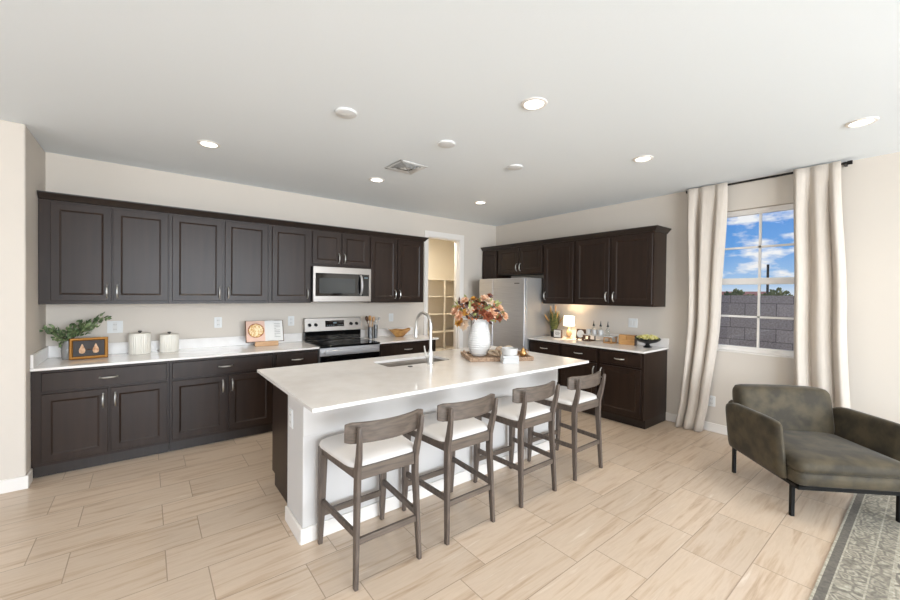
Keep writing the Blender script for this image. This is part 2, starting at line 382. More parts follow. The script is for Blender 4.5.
# pantry
PY = 1.72
struct('wall_pantry', MB().box(-2.2, .55, PY, PY+.1, 0, H).box(-2.2, -2.1, .13, PY, 0, H).box(.45, .55, .13, PY, 0, H), m_cream)
light('pantry_light', 'AREA', (-1.0, .42, 2.70), 34, (1, .93, .80), .6, direction=(0, 0, -1))
sh = thing('pantry_shelving', 'white built-in shelves with an upright standard inside the lit pantry', 'shelves', (-.83, 1.3, 0))
for i, z in enumerate((1.843, 1.49, 1.12, .75, .38)):
    MB().box(-1.25, 1.27, 0, .41, z-.02, z).build('shelf', m_cream, sh, bevel=.002)
MB().box(.625, .665, -.006, .0, 0, 1.83).build('upright', m_cream, sh)

# window 1
W1 = MB()
xa, xb = .055, .115
yc = -3.89
W1.box(xa, xb, WY0-.035, WY0, WZ0, WZ1).box(xa, xb, WY1, WY1+.035, WZ0, WZ1).box(xa, xb, WY1, WY0, WZ1-.035, WZ1).box(xa, xb, WY1, WY0, WZ0, WZ0+.045)
win = struct('window_1', W1, m_trim, bevel=.003)
sash = MB()
sash.box(xa+.015, xb-.005, WY1+.03, WY0-.03, 1.672, 1.742)            # meeting rail
for y0, y1 in ((WY0-.055, WY0-.03), (WY1+.03, WY1+.055)): sash.box(xa+.01, xb-.01, y0, y1, WZ0+.04, WZ1-.03)
sash.box(xa+.01, xb-.01, WY1+.03, WY0-.03, WZ0+.035, WZ0+.065).box(xa+.01, xb-.01, WY1+.03, WY0-.03, WZ1-.055, WZ1-.03)
sash.build('sash', m_trim, win, bevel=.002)
mun = MB().box(xa+.02, xb-.02, yc-.011, yc+.011, WZ0+.05, WZ1-.05)
for z in (2.075, 1.322): mun.box(xa+.02, xb-.02, WY1+.04, WY0-.04, z-.011, z+.011)
mun.build('muntin', m_trim, win)
gm = bpy.data.materials.new('window_glass'); gm.use_nodes = True; g = gm.node_tree; g.nodes.clear()
tr = N(g, 'ShaderNodeBsdfTransparent'); gl = N(g, 'ShaderNodeBsdfGlossy'); gl.inputs['Roughness'].default_value = .01
frn = N(g, 'ShaderNodeFresnel'); frn.inputs[0].default_value = 1.45; ms = N(g, 'ShaderNodeMixShader'); oo = N(g, 'ShaderNodeOutputMaterial')
g.links.new(frn.outputs[0], ms.inputs[0]); g.links.new(tr.outputs[0], ms.inputs[1]); g.links.new(gl.outputs[0], ms.inputs[2]); g.links.new(ms.outputs[0], oo.inputs[0])
MB().box(.083, .086, WY1+.04, WY0-.04, WZ0+.05, WZ1-.05).build('glass', gm, win)
MB().box(-.004, .055, WY1, WY0, WZ0-.004, WZ0+.012).build('sill', m_trim, win, bevel=.003)

# ------------------------------------------------------------------ outside
gmt = mat('desert_ground', (176, 160, 138), .95, vary=((150, 134, 112), (1, 1, 1), 3, .4, .6))
struct('ground', MB().box(.16, 70, -60, 60, -.25, -.15), gmt)
bw = MB().box(2.8, 3.0, -14, 12, -.15, 1.565)
tag(bw.build('block_wall', m_block), 'grey concrete block garden wall outside the window', 'wall')
def house(x, y, w_, d_, h_, wallc, roofc, label):
    t = thing('distant_house', label, 'house', (x, y, -.15), 0, None)
    MB().box(-d_/2, d_/2, -w_/2, w_/2, 0, h_).build('wall', mat('house_wall', wallc, .9), t)
    e = .4
    MB().loft([[(-d_/2-e, -w_/2-e, h_), (d_/2+e, -w_/2-e, h_), (d_/2+e, w_/2+e, h_), (-d_/2-e, w_/2+e, h_)],
               [(-.1, -w_/2+1.5, h_+1.1), (.1, -w_/2+1.5, h_+1.1), (.1, w_/2-1.5, h_+1.1), (-.1, w_/2-1.5, h_+1.1)]]).build('roof', mat('house_roof', roofc, .9), t)
house(52, 10.5, 9, 7, 1.3, (226, 214, 196), (166, 112, 92), 'distant pale house with red roof left of the window mullion')
house(54, -2.2, 8, 7, 1.2, (220, 206, 186), (214, 196, 176), 'distant pale house with tan roof right of the window mullion')
tag(MB().tube([(40, 4.76, -.15), (40, 4.76, 4.6)], .10, 8).build('utility_pole', m_black), 'thin dark utility pole against the sky beyond the wall', 'pole')

def leafpatch(mb, c, d, l, w_, up=None, bend=.2):
    d = Vector(d).normalized(); a = up or Vector((random.uniform(-1, 1), random.uniform(-1, 1), random.uniform(-.2, 1)))
    s_ = d.cross(a)
    if s_.length < 1e-3: s_ = d.cross(Vector((1, 0, 0)))
    s_.normalize(); n_ = s_.cross(d); c = Vector(c)
    rows = [(0, .02), (.25, .8), (.55, 1), (.8, .62), (1, .03)]
    vs = []
    for t, ww in rows:
        p = c + d*l*t + n_*(bend*l*t*t)
        vs += [p - s_*w_/2*ww, p - n_*w_*.12*ww, p + s_*w_/2*ww]
    fs = []
    for i in range(4):
        for j in range(2): fs.append((i*3+j, i*3+j+1, i*3+j+4, i*3+j+3))
    mb.faces([tuple(v) for v in vs], fs)
random.seed(4)
shm = mat('far_shrub_leaf', (128, 136, 88), .8)
for i, (x, y, r_) in enumerate(((17, .9, .9), (19, -.2, .8), (22, -1.9, 1.3))):
    t = thing('desert_shrub', ['low shrub just left of the window mullion beyond the wall', 'bushy shrub behind the mullion beyond the block wall', 'low shrub near the right curtain beyond the wall'][i], 'shrub', (x, y, -.15), 0, None)
    f = MB(); top = 1.98 + (.08 if i == 1 else 0)
    for k in range(700):
        a = random.uniform(0, 2*PI); rr = r_*random.random(); z = .5 + (top-.5)*random.random()**.7*(1-.30*rr/r_)
        leafpatch(f, (rr*math.cos(a), rr*math.sin(a), z), (math.cos(a), math.sin(a), 1), .20, .12)
    f.build('foliage', shm, t)
    MB().tube([(0, 0, 0), (.05, 0, 1.0)], [.07, .03], 6).build('stem', m_stem, t)

# ------------------------------------------------------------------ cabinet parts (local: x across, front faces -y, back at y=0)
def panel_door(w_, h_, fr=.057):
    mb = MB(); rings = []
    for ins, y in ((0, 0), (0, -.018), (.002, -.020), (fr-.003, -.020), (fr, -.0185), (fr+.010, -.0135), (fr+.012, -.0130)):
        rings.append([(ins, y, ins), (w_-ins, y, ins), (w_-ins, y, h_-ins), (ins, y, h_-ins)])
    return mb.loft(rings)
def slab_front(w_, h_):
    mb = MB(); rings = []
    for ins, y in ((0, 0), (0, -.011), (.003, -.020)):
        rings.append([(ins, y, ins), (w_-ins, y, ins), (w_-ins, y, h_-ins), (ins, y, h_-ins)])
    return mb.loft(rings)
def pull(vertical, L=.115):
    mb = MB(); pts = []; r = []
    for i in range(13):
        t = i/12*2-1
        pts.append((t*L/2, -.004 - .026*(1-abs(t)**3.2), 0)); r.append(.0054 + .0026*(1-t*t))
    if vertical: pts = [(0, p[1], p[0]) for p in pts]
    mb.tube(pts, r, 8, up=(0, 1, 0) if vertical else (0, 0, 1))
    for s_ in (-1, 1):
        c = (s_*L/2, -.002, 0) if not vertical else (0, -.002, s_*L/2)
        mb.ball(c, .0075, 8)
    return mb
def add_pull(parent, x, z, vertical, y=-.020, L=.115):
    return pull(vertical, L).build('handle', m_nickel, parent, loc=(x, y, z))
def add_door(cab, x0, x1, z0, z1, yf, hside=None, hz='low', name='door', handle=True):
    d = panel_door(x1-x0, z1-z0).build(name, m_espresso, cab, loc=(x0, yf, z0), smooth=4)
    if hside:
        hx = (x1-x0-.03) if hside == 'r' else .03
        add_pull(d, hx, .085 if hz == 'low' else z1-z0-.10, True)
    return d
def add_drawer(cab, x0, x1, z0, z1, yf):
    d = slab_front(x1-x0, z1-z0).build('drawer', m_espresso, cab, loc=(x0, yf, z0), smooth=4)
    add_pull(d, (x1-x0)/2, (z1-z0)/2, False); return d
def base_cab(w_, label, loc, rz, doors, drawers, group='base cabinets', depth=.605, top=.882, name='base_cabinet', sides=True):
    """doors: list (x0,x1,handle side); drawers: list (x0,x1)"""
    t = thing(name, label, 'cabinet', loc, rz, group)
    MB().box(0, w_, -depth, 0, .10, top).build('body', m_espresso, t)
    MB().box(.0, w_, -(depth-.05), 0, 0, .10).build('toe_kick', m_espdark, t)
    for x0, x1, hs in doors: add_door(t, x0, x1, .128, .682, -depth, hs, 'high')
    for x0, x1 in drawers: add_drawer(t, x0, x1, .706, .856, -depth)
    return t
def wall_cab(w_, label, loc, rz, doors, z0=1.406, z1=2.305, depth=.33, group='wall cabinets', dz=None):
    t = thing('wall_cabinet', label, 'cabinet', (loc[0], loc[1], z0), rz, group)
    MB().box(0, w_, -depth, 0, 0, z1-z0).build('body', m_espresso, t)
    for x0, x1, hs in doors: add_door(t, x0, x1, .03, z1-z0-.022, -depth, hs, 'low')
    return t

# kitchen wall: base run
A0 = XL + .003
GA = 'base cabinets under the back wall counter'
base_cab(-4.894-A0, 'wide dark base cabinet at the far left under the picture frame', (A0, -.003, 0), 0,
         [(-5.728-A0, -5.326-A0, 'r'), (-5.306-A0, -4.912-A0, 'l')], [(-5.728-A0, -4.912-A0)], GA)
base_cab(.915, 'dark base cabinet between the far left unit and the cookbook drawer unit', (-4.892, -.003, 0), 0,
         [(.020, .464, 'r'), (.488, .897, 'l')], [(.020, .897)], GA)
base_cab(.484, 'narrow dark base cabinet directly left of the range', (-3.975, -.003, 0), 0, [(.022, .468, 'l')], [(.022, .468)], GA)
base_cab(.915, 'dark base cabinet right of the range under the wooden bowl', (-2.712, -.003, 0), 0,
         [(.022, .442, 'r'), (.448, .868, 'l')], [(.022, .868)], GA)
# kitchen wall: uppers
GU = 'wall cabinets along the back wall'
wall_cab(-4.890-A0, 'far left two-door dark wall cabinet above the canisters', (A0, -.003), 0,
         [(-5.712-A0, -5.318-A0, 'r'), (-5.306-A0, -4.898-A0, 'l')], group=GU)
wall_cab(.918, 'second two-door dark wall cabinet, above the open cookbook', (-4.888, -.003), 0, [(.028, .462, 'r'), (.486, .904, 'l')], group=GU)
wall_cab(.480, 'single-door dark wall cabinet directly left of the microwave', (-3.968, -.003), 0, [(.036, .462, 'r')], group=GU)
wall_cab(.770, 'short two-door dark wall cabinet above the microwave', (-3.486, -.003), 0, [(.012, .372, 'r'), (.386, .752, 'l')], z0=1.856, group=GU)
wall_cab(.884, 'two-door dark wall cabinet right of the microwave beside the pantry', (-2.714, -.003), 0, [(.016, .420, 'r'), (.434, .856, 'l')], group=GU)
def crown(name, pts_out, label, z=2.305):
    # pts_out: plan polyline at the cabinet face, profile leans outwards
    prof = [(0, 0), (.012, .004), (.02, .018), (.045, .044), (.052, .05), (.052, .06), (0, .06)]
    n = len(pts_out); P = [Vector((p[0], p[1])) for p in pts_out]; rings = []
    for i in range(n):
        dirs = []
        if i > 0: dirs.append((P[i]-P[i-1]).normalized())
        if i < n-1: dirs.append((P[i+1]-P[i]).normalized())
        nrm = [Vector((d.y, -d.x)) for d in dirs]
        if len(nrm) == 2: v = (nrm[0]+nrm[1]); v = v/(v.dot(nrm[0]))
        else: v = nrm[0]
        rings.append([(P[i].x+v.x*a, P[i].y+v.y*a, z+b) for a, b in prof])
    mb = MB().loft(rings)
    return tag(mb.build(name, m_espdark, smooth=20), label, 'moulding')
crown('crown_moulding', [(A0, -.335), (-1.829, -.335), (-1.829, -.003)], 'dark crown moulding along the top of the long cabinet run')

# wall B uppers & base (rotated: local x runs toward the camera)
RB = -PI/2
GB = 'wall cabinets along the refrigerator wall'
wall_cab(.388, 'narrow single-door dark wall cabinet in the room corner', (-.003, -.004), RB, [(.018, .372, None)], group=GB)
wall_cab(.962, 'short two-door dark wall cabinet above the refrigerator', (-.003, -.394), RB, [(.016, .474, 'r'), (.488, .948, 'l')], z0=1.862, group=GB)
wall_cab(.546, 'single-door dark wall cabinet above the grass plant and lamp', (-.003, -1.360), RB, [(.02, .526, 'l')], group=GB)
wall_cab(1.072, 'two-door dark wall cabinet above the coffee riser and footed bowl', (-.003, -1.909), RB, [(.022, .514, 'r'), (.554, 1.060, 'l')], group=GB)
crown('crown_moulding', [(-.335, -.003), (-.335, -2.982), (-.003, -2.982)][:], 'dark crown moulding above the refrigerator wall cabinets')

GC = 'base cabinets along the refrigerator wall'
base_cab(.310, 'narrow dark base cabinet in the corner left of the refrigerator', (-.003, -.004, 0), RB, [(.02, .290, None)], [], GC)
base_cab(.546, 'dark base cabinet right of the refrigerator below the grass plant', (-.003, -1.342, 0), RB, [(.02, .524, 'r')], [(.02, .524)], GC)
base_cab(.560, 'middle dark base cabinet below the mug riser', (-.003, -1.890, 0), RB, [(.02, .540, 'r')], [(.02, .540)], GC)
base_cab(.560, 'right end dark base cabinet below the footed bowl', (-.003, -2.452, 0), RB, [(.02, .532, 'l')], [(.02, .532)], GC)

# counters
CT, CB = .903, .882
c = MB().box(A0, -3.490, -.65, -.003, CB, CT).box(A0, -3.490, -.021, -.003, CT, 1.012).box(A0, A0+.018, -.63, -.021, CT, 1.012)
tag(c.build('countertop', m_quartz, bevel=.002), 'long white quartz countertop left of the range with low backsplash', 'countertop')
c = MB().box(-2.712, -1.765, -.65, -.003, CB, CT).box(-2.712, -1.80, -.021, -.003, CT, 1.012)
tag(c.build('countertop', m_quartz, bevel=.002), 'short white quartz countertop right of the range by the pantry', 'countertop')
c = MB().box(-.65, -.003, -.318, -.003, CB, CT).box(-.021, -.003, -.318, -.021, CT, 1.012).box(-.65, -.021, -.021, -.003, CT, 1.012)
tag(c.build('countertop', m_quartz, bevel=.002), 'small white quartz countertop in the corner left of the refrigerator', 'countertop')
c = MB().box(-.65, -.003, -3.03, -1.335, CB, CT).box(-.021, -.003, -3.03, -1.335, CT, 1.012)
tag(c.build('countertop', m_quartz, bevel=.002), 'white quartz countertop right of the refrigerator holding the lamp', 'countertop')

# ------------------------------------------------------------------ island
IX0, IX1, IY0, IY1 = -4.371, -1.766, -3.036, -1.7265
PX0, PX1, PYF, PYB = -4.316, -1.80, -2.705, -2.38
isl = thing('kitchen_island', 'white kitchen island base with dark cabinets on the range side', 'kitchen island', (-3.06, -2.38, 0))
ox, oy = -3.06, -2.38
m_islwhite = mat('island_paint', (207, 203, 199), .6)
MB().box(PX0-ox, PX1-ox, PYF-oy, PYB-oy, 0, .890).build('body', m_islwhite, isl, bevel=.004)
b = MB().box(PX0-.015-ox, PX1+.015-ox, PYF-.015-oy, PYF-oy, 0, .095).box(PX0-.015-ox, PX0-ox, PYF-oy, PYB-oy, 0, .095).box(PX1-ox, PX1+.015-ox, PYF-oy, PYB-oy, 0, .095)
b.build('baseboard', m_trim, isl, bevel=.004)
MB().box(PX0-ox, PX1-ox, PYF-.006-oy, PYF-oy, .655, .890).build('apron', m_islwhite, isl, bevel=.003)
MB().box(-4.265-ox, -1.82-ox, PYB-oy+.001, -1.775-oy, .10, .66).box(-4.265-ox, -3.56-ox, PYB-oy+.001, -1.775-oy, .66, .890).box(-2.72-ox, -1.82-ox, PYB-oy+.001, -1.775-oy, .66, .890).box(-3.56-ox, -2.72-ox, -1.80-oy, -1.775-oy, .66, .890).build('cabinet_body', m_espresso, isl)
MB().box(-4.26-ox, -1.825-ox, PYB-oy+.001, -1.835-oy, 0, .10).build('toe_kick', m_espdark, isl)
for k in range(5):
    d = panel_door(.455, .73).build('door', m_espresso, isl, loc=(-4.24+k*.485+.455-ox, -1.775-oy, .13), rot=(0, 0, PI), smooth=4)
    add_pull(d, .03 if k % 2 else .425, .63, True)

# slab with an undermount sink cut-out
SX0, SX1, SY0, SY1 = -3.47, -2.80, -2.245, -1.93
s = MB(); r = .05
inner = [( (SX0+SX1)/2+x, (SY0+SY1)/2+y) for x, y in rrect(SX1-SX0, SY1-SY0, r, 4)]
outer = []
for x, y in inner:   # matching ring of outer points
    cx, cy = (SX0+SX1)/2, (SY0+SY1)/2
    outer.append((x, y))
zt, zb = .914, .893
def slab():
    bm = bmesh.new()
    def ringv(pts, z): return [bm.verts.new((p[0], p[1], z)) for p in pts]
    oc = [(IX0, IY0), (IX1, IY0), (IX1, IY1), (IX0, IY1)]
    for z in (zt, zb):
        o_ = ringv(oc, z); i_ = ringv(inner, z)
        e = [bm.edges.new((o_[k], o_[(k+1) % 4])) for k in range(4)] + [bm.edges.new((i_[k], i_[(k+1) % len(i_)])) for k in range(len(i_))]
        bmesh.ops.triangle_fill(bm, edges=e, use_beauty=True)
        if z == zt: ot, it = o_, i_
        else: ob_, ib = o_, i_
    for A, B in ((ot, ob_), (it, ib)):
        for k in range(len(A)):
            l = (k+1) % len(A); bm.faces.new((A[k], A[l], B[l], B[k]))
    m = MB(); m.bm.free(); m.bm = bm; return m
isl_top = tag(slab().build('countertop', m_quartz, smooth=25), 'large white quartz island countertop with an undermount sink', 'countertop')
sk = thing('kitchen_sink', 'undermount stainless sink set in the island countertop', 'sink', ((SX0+SX1)/2, (SY0+SY1)/2, .893))
rings = []
for ins, z in ((-.02, -.002), (-.002, -.002), (0, -.01), (.01, -.19), (.04, -.205), (.25, -.21)):
    rings.append([(x, y, z) for x, y in rrect(SX1-SX0-2*min(ins, .14), SY1-SY0-2*min(ins, .14), max(.012, r-ins*.3) if ins < .2 else .01, 4)])
mb = MB(); mb.loft(rings, cap=False); mb.faces(rings[-1], [tuple(range(len(rings[-1])))])
mb.build('basin', m_sink, sk)
MB().lathe([(.001, -.204), (.035, -.204), (.045, -.208)], 20).build('drain', m_nickel, sk)

# faucet
fc = thing('kitchen_faucet', 'brushed steel gooseneck faucet standing behind the island sink', 'faucet', (-3.10, -2.32, .914))
MB().lathe([(.001, 0), (.031, 0), (.031, .004), (.025, .008), (.024, .105), (.019, .12), (.016, .13)], 24).build('base', m_nickel, fc)
pts = [(0, 0, .12), (0, 0, .33)]
for i in range(1, 15):
    a = PI*i/14; pts.append((0, .115-.115*math.cos(a), .33+.115*math.sin(a)))
pts.append((0, .232, .29))
MB().tube(pts, .0135, 14, up=(1, 0, 0)).build('neck', m_nickel, fc)
MB().tube([(0, .231, .30), (0, .233, .28), (0, .236, .215), (0, .237, .21)], [.0145, .017, .019, .015], 14).build('spray_head', m_nickel, fc)
mb = MB().tube([(-.02, 0, .075), (-.05, 0, .078)], .016, 14).tube([(-.048, 0, .07), (-.056, .0, .11), (-.066, .004, .165)], [.010, .008, .006], 10)
mb.build('lever', m_nickel, fc)
tag(MB().lathe([(.001, .005), (.012, .006), (.021, .004), (.022, 0)], 20).build('air_switch_button', m_knobd, loc=(-3.307, -2.317, .914)), 'small dark round button cap on the island near the sink', 'button')

# ------------------------------------------------------------------ range
rg = thing('electric_range', 'stainless electric range with black glass cooktop and back control panel', 'range', (-3.101, 0, 0))
hw = .3835
MB().box(-hw, hw, -.63, -.03, .03, .885).build('body', m_steelside, rg, bevel=.003)
MB().box(-hw, hw, -.665, -.10, .887, .912).build('cooktop', m_blackglass, rg, bevel=.005)
ringm = mat('burner_ring', (70, 70, 72), .2)
mb = MB()
for x, y, r_ in ((-.19, -.50, .11), (.19, -.50, .09), (-.19, -.24, .08), (.19, -.24, .10)): mb.torus((x, y, .9125), r_, .0012, 36, 4)
mb.build('burner_ring', ringm, rg)
MB().box(-hw, hw, -.10, -.035, .915, 1.03).build('backguard', m_blackglass, rg, bevel=.006)
mb = MB(); mb.loft([[(-hw, -.112, 1.03), (hw, -.112, 1.03), (hw, -.035, 1.03), (-hw, -.035, 1.03)], [(-hw, -.088, 1.20), (hw, -.088, 1.20), (hw, -.035, 1.20), (-hw, -.035, 1.20)]])
cp = mb.build('control_panel', m_steelmw, rg, bevel=.004)
MB().box(-.12, .135, -.1085, -.09, 1.085, 1.165).build('display', m_blackglass, cp)
mb = MB()
for a in range(4): mb.box(-.10+a*.028, -.084+a*.028, -.1092, -.108, 1.10, 1.108).box(.045+a*.02, .057+a*.02, -.1092, -.108, 1.10, 1.108)
mb.box(-.015, .03, -.1092, -.108, 1.125, 1.145)
mb.build('display_mark', m_glow, cp)
for x in (-.325, -.245, .235, .315):
    MB().tube([(x, -.10, 1.117), (x, -.128, 1.113)], [.021, .018], 16).build('knob', m_blackmetal, cp)
MB().box(-hw, hw, -.655, -.63, .79, .884).build('door_top', m_steel, rg, bevel=.003)
od = MB().box(-hw, hw, -.655, -.63, .20, .788).build('oven_door', m_blackglass, rg, bevel=.003)
MB().box(-hw, hw, -.66, -.63, .05, .195).build('drawer', m_steel, rg, bevel=.003)
mb = MB().bar([(-.34, -.70, .835), (.34, -.70, .835)], .042, .022, (0, 1, 0))
for x in (-.33, .33): mb.box(x-.012, x+.012, -.70, -.655, .823, .847)
mb.build('oven_handle', m_steel, rg, bevel=.006)
MB().box(-hw+.02, hw-.02, -.60, -.05, 0, .03).build('base', m_black, rg)

# ------------------------------------------------------------------ microwave
mw = thing('microwave', 'stainless over-the-range microwave under the short cabinet', 'microwave', (-3.107, -.003, 1.422))
MB().box(-.38, .38, -.385, 0, 0, .430).build('body', m_black, mw)
mb = MB().box(-.38, .38, -.412, -.385, .352, .43).box(-.38, .38, -.412, -.385, 0, .07).box(-.38, -.352, -.412, -.385, .07, .352).box(.352, .38, -.412, -.385, .07, .352)
mb.build('trim_frame', m_steelmw, mw, bevel=.002)
dr = MB().box(-.352, .235, -.410, -.385, .07, .352).build('door', m_blackglass, mw)
MB().box(-.305, .16, -.4115, -.409, .105, .292).build('window', mat('microwave_window', (52, 56, 58), .12), dr)
MB().box(.262, .352, -.410, -.385, .07, .352).build('control_panel', m_blackglass, mw)
mb = MB()
mb.box(.285, .335, -.4115, -.409, .30, .318)
mb.build('display', m_glow, mw)
pts = [(.235, -.412-.045*math.sin(PI*i/10)**.6, .085+.255*i/10) for i in range(11)]
MB().bar(pts, .026, .012, (0, 1, 0)).build('handle', m_steel, mw, bevel=.003)
MB().box(-.35, .35, -.37, -.02, -.006, 0).build('underside', m_black, mw)

# ------------------------------------------------------------------ refrigerator
fr = thing('refrigerator', 'stainless side-by-side refrigerator between the corner and the lamp counter', 'refrigerator', (-.025, -.828, 0))
fw = .492; FXf = -.69
MB().box(-.64, 0, -fw, fw, .02, 1.79).build('body', m_steelside, fr, bevel=.006)
split = .165   # local y where the doors meet (freezer toward the corner)
d1 = MB().box(FXf, -.645, split+.004, fw-.002, .05, 1.785).build('freezer_door', m_steel, fr, bevel=.008)
d2 = MB().box(FXf, -.645, -fw+.002, split-.004, .05, 1.785).build('fridge_door', m_steel, fr, bevel=.008)
for par, y in ((d1, split+.05), (d2, split-.05)):
    mb = MB().tube([(FXf, y, .60), (FXf-.05, y, .62), (FXf-.055, y, .70), (FXf-.055, y, 1.35), (FXf-.05, y, 1.43), (FXf, y, 1.45)], .011, 10)
    mb.build('handle', m_steel, par)
MB().box(FXf-.002, FXf, -fw+.10, -fw+.20, 1.70, 1.712).build('badge', m_knobd, d2)
MB().box(-.62, -.05, -fw+.02, fw-.02, 0, .02).build('foot', m_black, fr)

# ------------------------------------------------------------------ bar stools
def stool(label, loc):
    t = thing('bar_stool', label, 'bar stool', loc, 0, 'counter stools along the island')
    for s_ in (-1, 1):
        # rear leg running up into the back post
        pts = [(s_*.196, -.240, 0), (s_*.186, -.224, .30), (s_*.179, -.214, .50), (s_*.178, -.216, .60), (s_*.181, -.236, .68), (s_*.187, -.254, .76), (s_*.190, -.264, .835), (s_*.190, -.264, .845)]
        MB().bar(pts, [.022, .024, .026, .026, .025, .024, .022, .012], [.030, .040, .046, .046, .040, .030, .024, .014], (0, 1, 0)).build('leg', m_stool, t, bevel=.004)
        pts = [(s_*.211, .236, 0), (s_*.209, .226, .22), (s_*.203, .217, .602)]
        MB().bar(pts, [.026, .040, .048], [.025, .036, .044], (0, 1, 0)).build('leg', m_stool, t, bevel=.004)
        MB().bar([(s_*.206, .222, .268), (s_*.184, -.222, .268)], .020, .034, (0, 0, 1)).build('stretcher', m_stool, t, bevel=.003)
        MB().bar([(s_*.203, .20, .585), (s_*.176, -.20, .585)], .022, .062, (0, 0, 1)).build('seat_rail', m_stool, t, bevel=.003)
    MB().bar([(-.186, -.224, .235), (.186, -.224, .235)], .020, .034, (0, 0, 1)).build('stretcher', m_stoolh, t, bevel=.003)
    MB().bar([(-.208, .226, .19), (.208, .226, .19)], .020, .036, (0, 0, 1)).build('stretcher', m_stoolh, t, bevel=.003)
    MB().bar([(-.165, -.216, .587), (.165, -.216, .587)], .026, .066, (0, 0, 1)).build('seat_rail', m_stoolh, t, bevel=.003)
    MB().bar([(-.195, .213, .585), (.195, .213, .585)], .026, .062, (0, 0, 1)).build('seat_rail', m_stoolh, t, bevel=.003)
    # padded seat: wide rounded front, narrower back
    def ring(sc_, z):
        out = []
        for i in range(32):
            a = 2*PI*i/32; ca, sa = math.cos(a), math.sin(a)
            x = math.copysign(abs(ca)**.27, ca); y = math.copysign(abs(sa)**.27, sa)
            wx = .213 + (y*.5+.5)*.030
            out.append((x*wx*sc_ if y > -.5 else x*wx*sc_*(1-.06*(-y-.5)), (y*.228+.012 + (.02*(1-x*x) if y > 0 else 0))*sc_, z))
        return out
    rings = [ring(.97, .612), ring(1.0, .616), ring(1.0, .628), ring(.975, .639), ring(.91, .648), ring(.75, .655), ring(.5, .658), ring(.2, .659)]
    mb = MB(); mb.loft(rings); mb.build('seat', m_seat, t, smooth=60)
    MB().loft([ring(.90, .600), ring(.985, .602), ring(.985, .615), ring(.90, .615)]).build('seat_base', m_stool, t)
    # curved backrest plank
    rings = []
    for i in range(17):
        u = i/16*2-1; x = u*.241; y = -.186 - .062*(1-u*u); zz = .802 + .0*u
        hh = .055*(1-max(0, abs(u)-.93)/.07*.16)
        tx = 2*.062*u/.241; l = math.sqrt(1+tx*tx); nx, ny = -tx/l, 1/l
        th = .010
        rings.append([(x-nx*th, y-ny*th, zz-hh), (x+nx*th, y+ny*th, zz-hh), (x+nx*th, y+ny*th+.0, zz+hh), (x-nx*th, y-ny*th-.004, zz+hh)])
    MB().loft(rings).build('backrest', m_stoolh, t, bevel=.005)
    return t
SX = (-4.018, -3.422, -2.747, -2.082)
st0 = stool('bar stool nearest the camera, at the island end by the white wall', (SX[0], -3.003, 0))
lab = ['second bar stool along the island, in front of the sink faucet', 'third bar stool along the island, in front of the wooden tray', 'farthest bar stool, at the island end near the dark corner cabinets']
for x, l in zip(SX[1:], lab):
    c_ = copy_tree(st0); c_.location = (x, -3.003, 0); c_['label'] = l

# ------------------------------------------------------------------ rug and armchair
rug = MB().loft([[(-2.2, -2.6, 0), (1.7, -2.6, 0), (1.7, 0, 0), (-2.2, 0, 0)], [(-2.2, -2.6, .006), (1.7, -2.6, .006), (1.7, 0, .006), (-2.2, 0, .006)]])
tag(rug.build('area_rug', m_rug, loc=(-2.0, -4.70, .001)), 'faded grey and beige patterned rug under the armchair corner', 'rug')

ac = thing('armchair', 'olive green suede armchair with thin black metal legs by the window', 'armchair', (-1.027, -4.469, 0), R(-44.8))
def soft(mb_rings, name, par, mt=m_olive, sub=2):
    mb = MB(); mb.loft(mb_rings); return mb.build(name, mt, par, subsurf=sub, smooth=180)
def pillow_box(name, par, x0, x1, y0, y1, z0, z1, r_=.04, puff=.0, mt=m_olive, lean=0, taper=0, topcrown=0):
    """Rounded upholstered block: superellipse sections stacked in x."""
    mb = MB(); nx, ns = 14, 28; rings = []
    cy, cz = (y0+y1)/2, (z0+z1)/2; hy, hz = (y1-y0)/2, (z1-z0)/2
    L = (x1-x0)/2; cx = (x0+x1)/2
    for i in range(nx+1):
        u = -math.cos(PI*i/nx)
        e = max(0, (abs(u)*L - (L-r_)))/r_
        sh_ = math.sqrt(max(0, 1-e*e))
        ey, ez = hy - r_*(1-sh_), hz - r_*(1-sh_)
        ey, ez = max(ey, .002), max(ez, .002)
        rg_ = []
        for k in range(ns):
            a = 2*PI*k/ns; ca, sa = math.cos(a), math.sin(a)
            p = .32 if puff == 0 else .42
            yy = math.copysign(abs(ca)**p, ca)*ey; zz = math.copysign(abs(sa)**p, sa)*ez
            if topcrown and zz > 0: zz += topcrown*(1-u*u)*(1-(yy/hy)**2)
            rg_.append((cx+u*L, cy+yy + lean*((cz+zz)-z0), cz+zz))
        rings.append(rg_)
    mb.loft(rings)
    return mb.build(name, mt, par, smooth=180)
# frame
mb = MB().box(-.352, .352, -.405, -.385, .220, .243).box(-.352, .352, .315, .335, .220, .243).box(-.352, -.332, -.405, .335, .220, .243).box(.332, .352, -.405, .335, .220, .243)
fm = mb.build('metal_frame', m_blackmetal, ac)
for sx_, sy_ in ((-1, -1), (1, -1), (-1, 1), (1, 1)):
    zb_ = .0075 if (sx_, sy_) == (1, -1) else 0
    x = sx_*.336; y = sy_*.329
    m2 = MB().box(x-.012, x+.012, y-.012, y+.012, zb_, .235)
    m2.faces([(x-.006*1, y, .235), (x-sx_*.06, y, .235), (x, y, .17), (x, y-.006, .17)], [(0, 1, 2, 3)])
    m2.build('leg', m_blackmetal, ac, bevel=.002)
